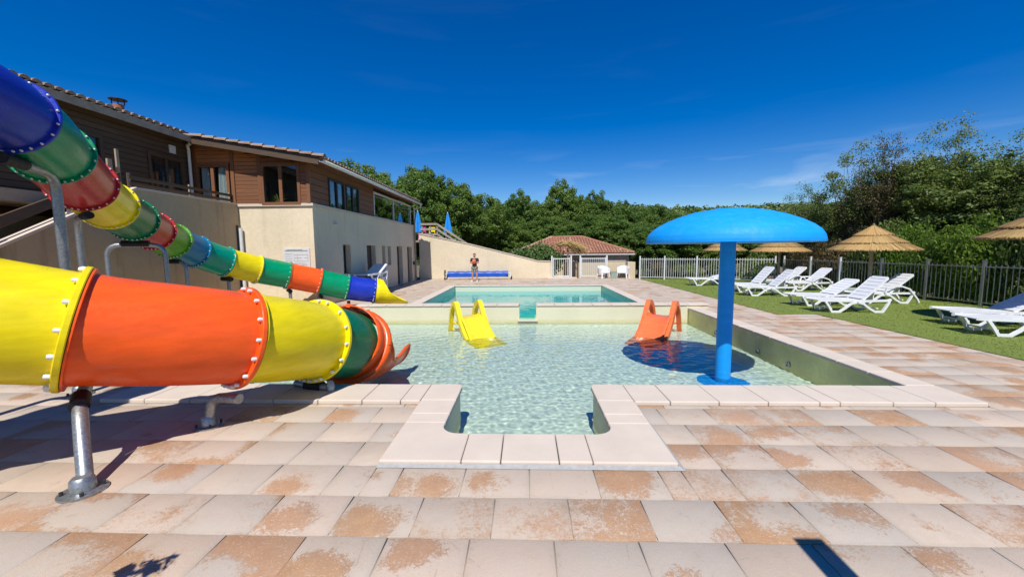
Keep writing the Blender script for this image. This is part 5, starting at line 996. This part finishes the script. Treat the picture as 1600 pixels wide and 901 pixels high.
for i, (x, y, m_, lb) in enumerate(((13.9, 19.8, 'leaf_copper', 'coppery hedge shrub behind the corner of the side fence'), (13.8, 17.9, 'leaf_copper', 'coppery hedge shrub behind the farther loungers'), (13.9, 16.4, 'leaf_hedge', 'dark green hedge shrub behind the fence left of the parasol pole'), (13.9, 11.0, 'leaf_hedge', 'dark green hedge shrub behind the fence at the right'), (14.0, 9.0, 'leaf_hedge', 'dark green hedge shrub behind the right edge loungers'), (14.0, 7.2, 'leaf_hedge', 'dark green hedge shrub beyond the right edge'))): bush(lb, x, y, -.06, .75, 1.15, 1.9 if m_ == 'leaf_copper' else 2.6, m_, .04, 81+i, 90, 200)
for i, (x, y, h, m_) in enumerate(((8.2, 24.4, 1.0, 'leaf_copper'), (9.8, 24.2, .9, 'leaf_hedge'), (11.4, 23.4, 1.2, 'leaf_hedge'), (13.0, 22.8, 1.5, 'leaf_hedge'))): bush(('low brownish shrub behind the left part of the back fence', 'low green shrub behind the middle of the back fence', 'green shrub behind the back fence near the blue stem', 'green shrub behind the corner of the back fence')[i], x, y, -.06, .9, .6, h, m_, .05, 91+i, 50, 110)
bush('spreading dark juniper bush above the end of the sloping wall', .55, 26.4, -.6, 1.9, 1.0, 2.6, 'leaf_conifer', .04, 101, 160, 160, 'juniper_bush')
bush('young climbing vine on the first post of the back fence', 6.95, 23.5, 0, .28, .2, 1.35, 'leaf_bright', .05, 102, 26, 30, 'vine', 'plant')
# far wooded hill
N1, N2 = 90, 30; xs_ = np.linspace(-260, 330, N1); ys_ = np.linspace(78, 330, N2); X, Y = np.meshgrid(xs_, ys_); rr_ = np.random.default_rng(4)
def hz(X, Y):
    s = np.clip((Y-78)/95, 0, 1); s = s*s*(3-2*s); base = 13.5+3.5*np.sin(X*.018+.6)+1.6*np.sin(X*.055+1)-.000*X; return -1.3+s*base
Z = hz(X, Y); I = np.arange(N1*N2).reshape(N2, N1); F = np.stack([I[:-1, :-1], I[:-1, 1:], I[1:, 1:], I[1:, :-1]], 2).reshape(-1, 4)
hill = struct(link('hill', npmesh('hill', np.stack([X, Y, Z], 2).reshape(-1, 3), F), 'hill_ground'))
nc = 5200; cx = rr_.uniform(-120, 260, nc); cyy = 80+110*rr_.random(nc); keep = np.abs(cx-.0*cyy) < 1.5*cyy; cx, cyy = cx[keep], cyy[keep]; nc = len(cx); R_ = rr_.uniform(1.6, 3.2, nc); per = 46
d = rr_.normal(size=(nc*per, 3)); d[:, 2] = np.abs(d[:, 2])*.9+.05; d /= np.linalg.norm(d, axis=1)[:, None]; C = np.stack([cx, cyy, hz(cx, cyy)+R_*.6], 1); P = np.repeat(C, per, 0)+d*np.repeat(R_, per)[:, None]*rr_.uniform(.75, 1.05, (nc*per, 1))*[1, 1, 1.15]
nr = d+rr_.normal(size=d.shape)*.45; nr /= np.linalg.norm(nr, axis=1)[:, None]; t_ = np.cross(nr, rr_.normal(size=d.shape)); t_ /= np.linalg.norm(t_, axis=1)[:, None]; b_ = np.cross(nr, t_); s_ = rr_.uniform(.35, .8, (nc*per, 1))
V = np.stack([P-t_*s_, P+b_*s_*.7, P+t_*s_, P-b_*s_*.7], 1).reshape(-1, 3)
fw_ = link('hill_wood', npmesh('hill_wood', V, np.arange(len(V)).reshape(-1, 4)), 'leaf_far'); stuff(fw_); fw_['label'] = 'far wooded hillside on the horizon'; fw_['category'] = 'wood'
# ---- behind the camera: what throws the two small shadows at the bottom of the picture
sh = thing('shower_column', 'square grey pool shower column standing behind the viewpoint', 'shower', (1.65, .66, 0)); ob('column', MB().box(-.085, .085, -.05, .05, 0, 2.28), 'galvanised', sh); ob('base', MB().box(-.16, .16, -.12, .12, 0, .04), 'dark_metal', sh)

pb = thing('potted_shrub', 'thin leafed shrub in a clay pot behind the viewpoint', 'plant', (-2.2, 1.02, 0)); ob('pot', MB().lathe([(0, 0), (.15, 0), (.2, .35), (.17, .35), (.16, .3), (0, .3)], 20), 'terracotta_pot', pb, 40)
cm = crown_mesh('foliage', 202, 16, 22, .26, .36, .035, sparse=.3, hollow=.2); c = link('foliage', cm, 'leaf_hedge', pb, (0, 0, .72)); ob('stem', MB().sweep([(0, 0, .3), (.02, 0, .8), (0, .01, 1.25)], [.025, .018, .006], 7), 'bark', pb)
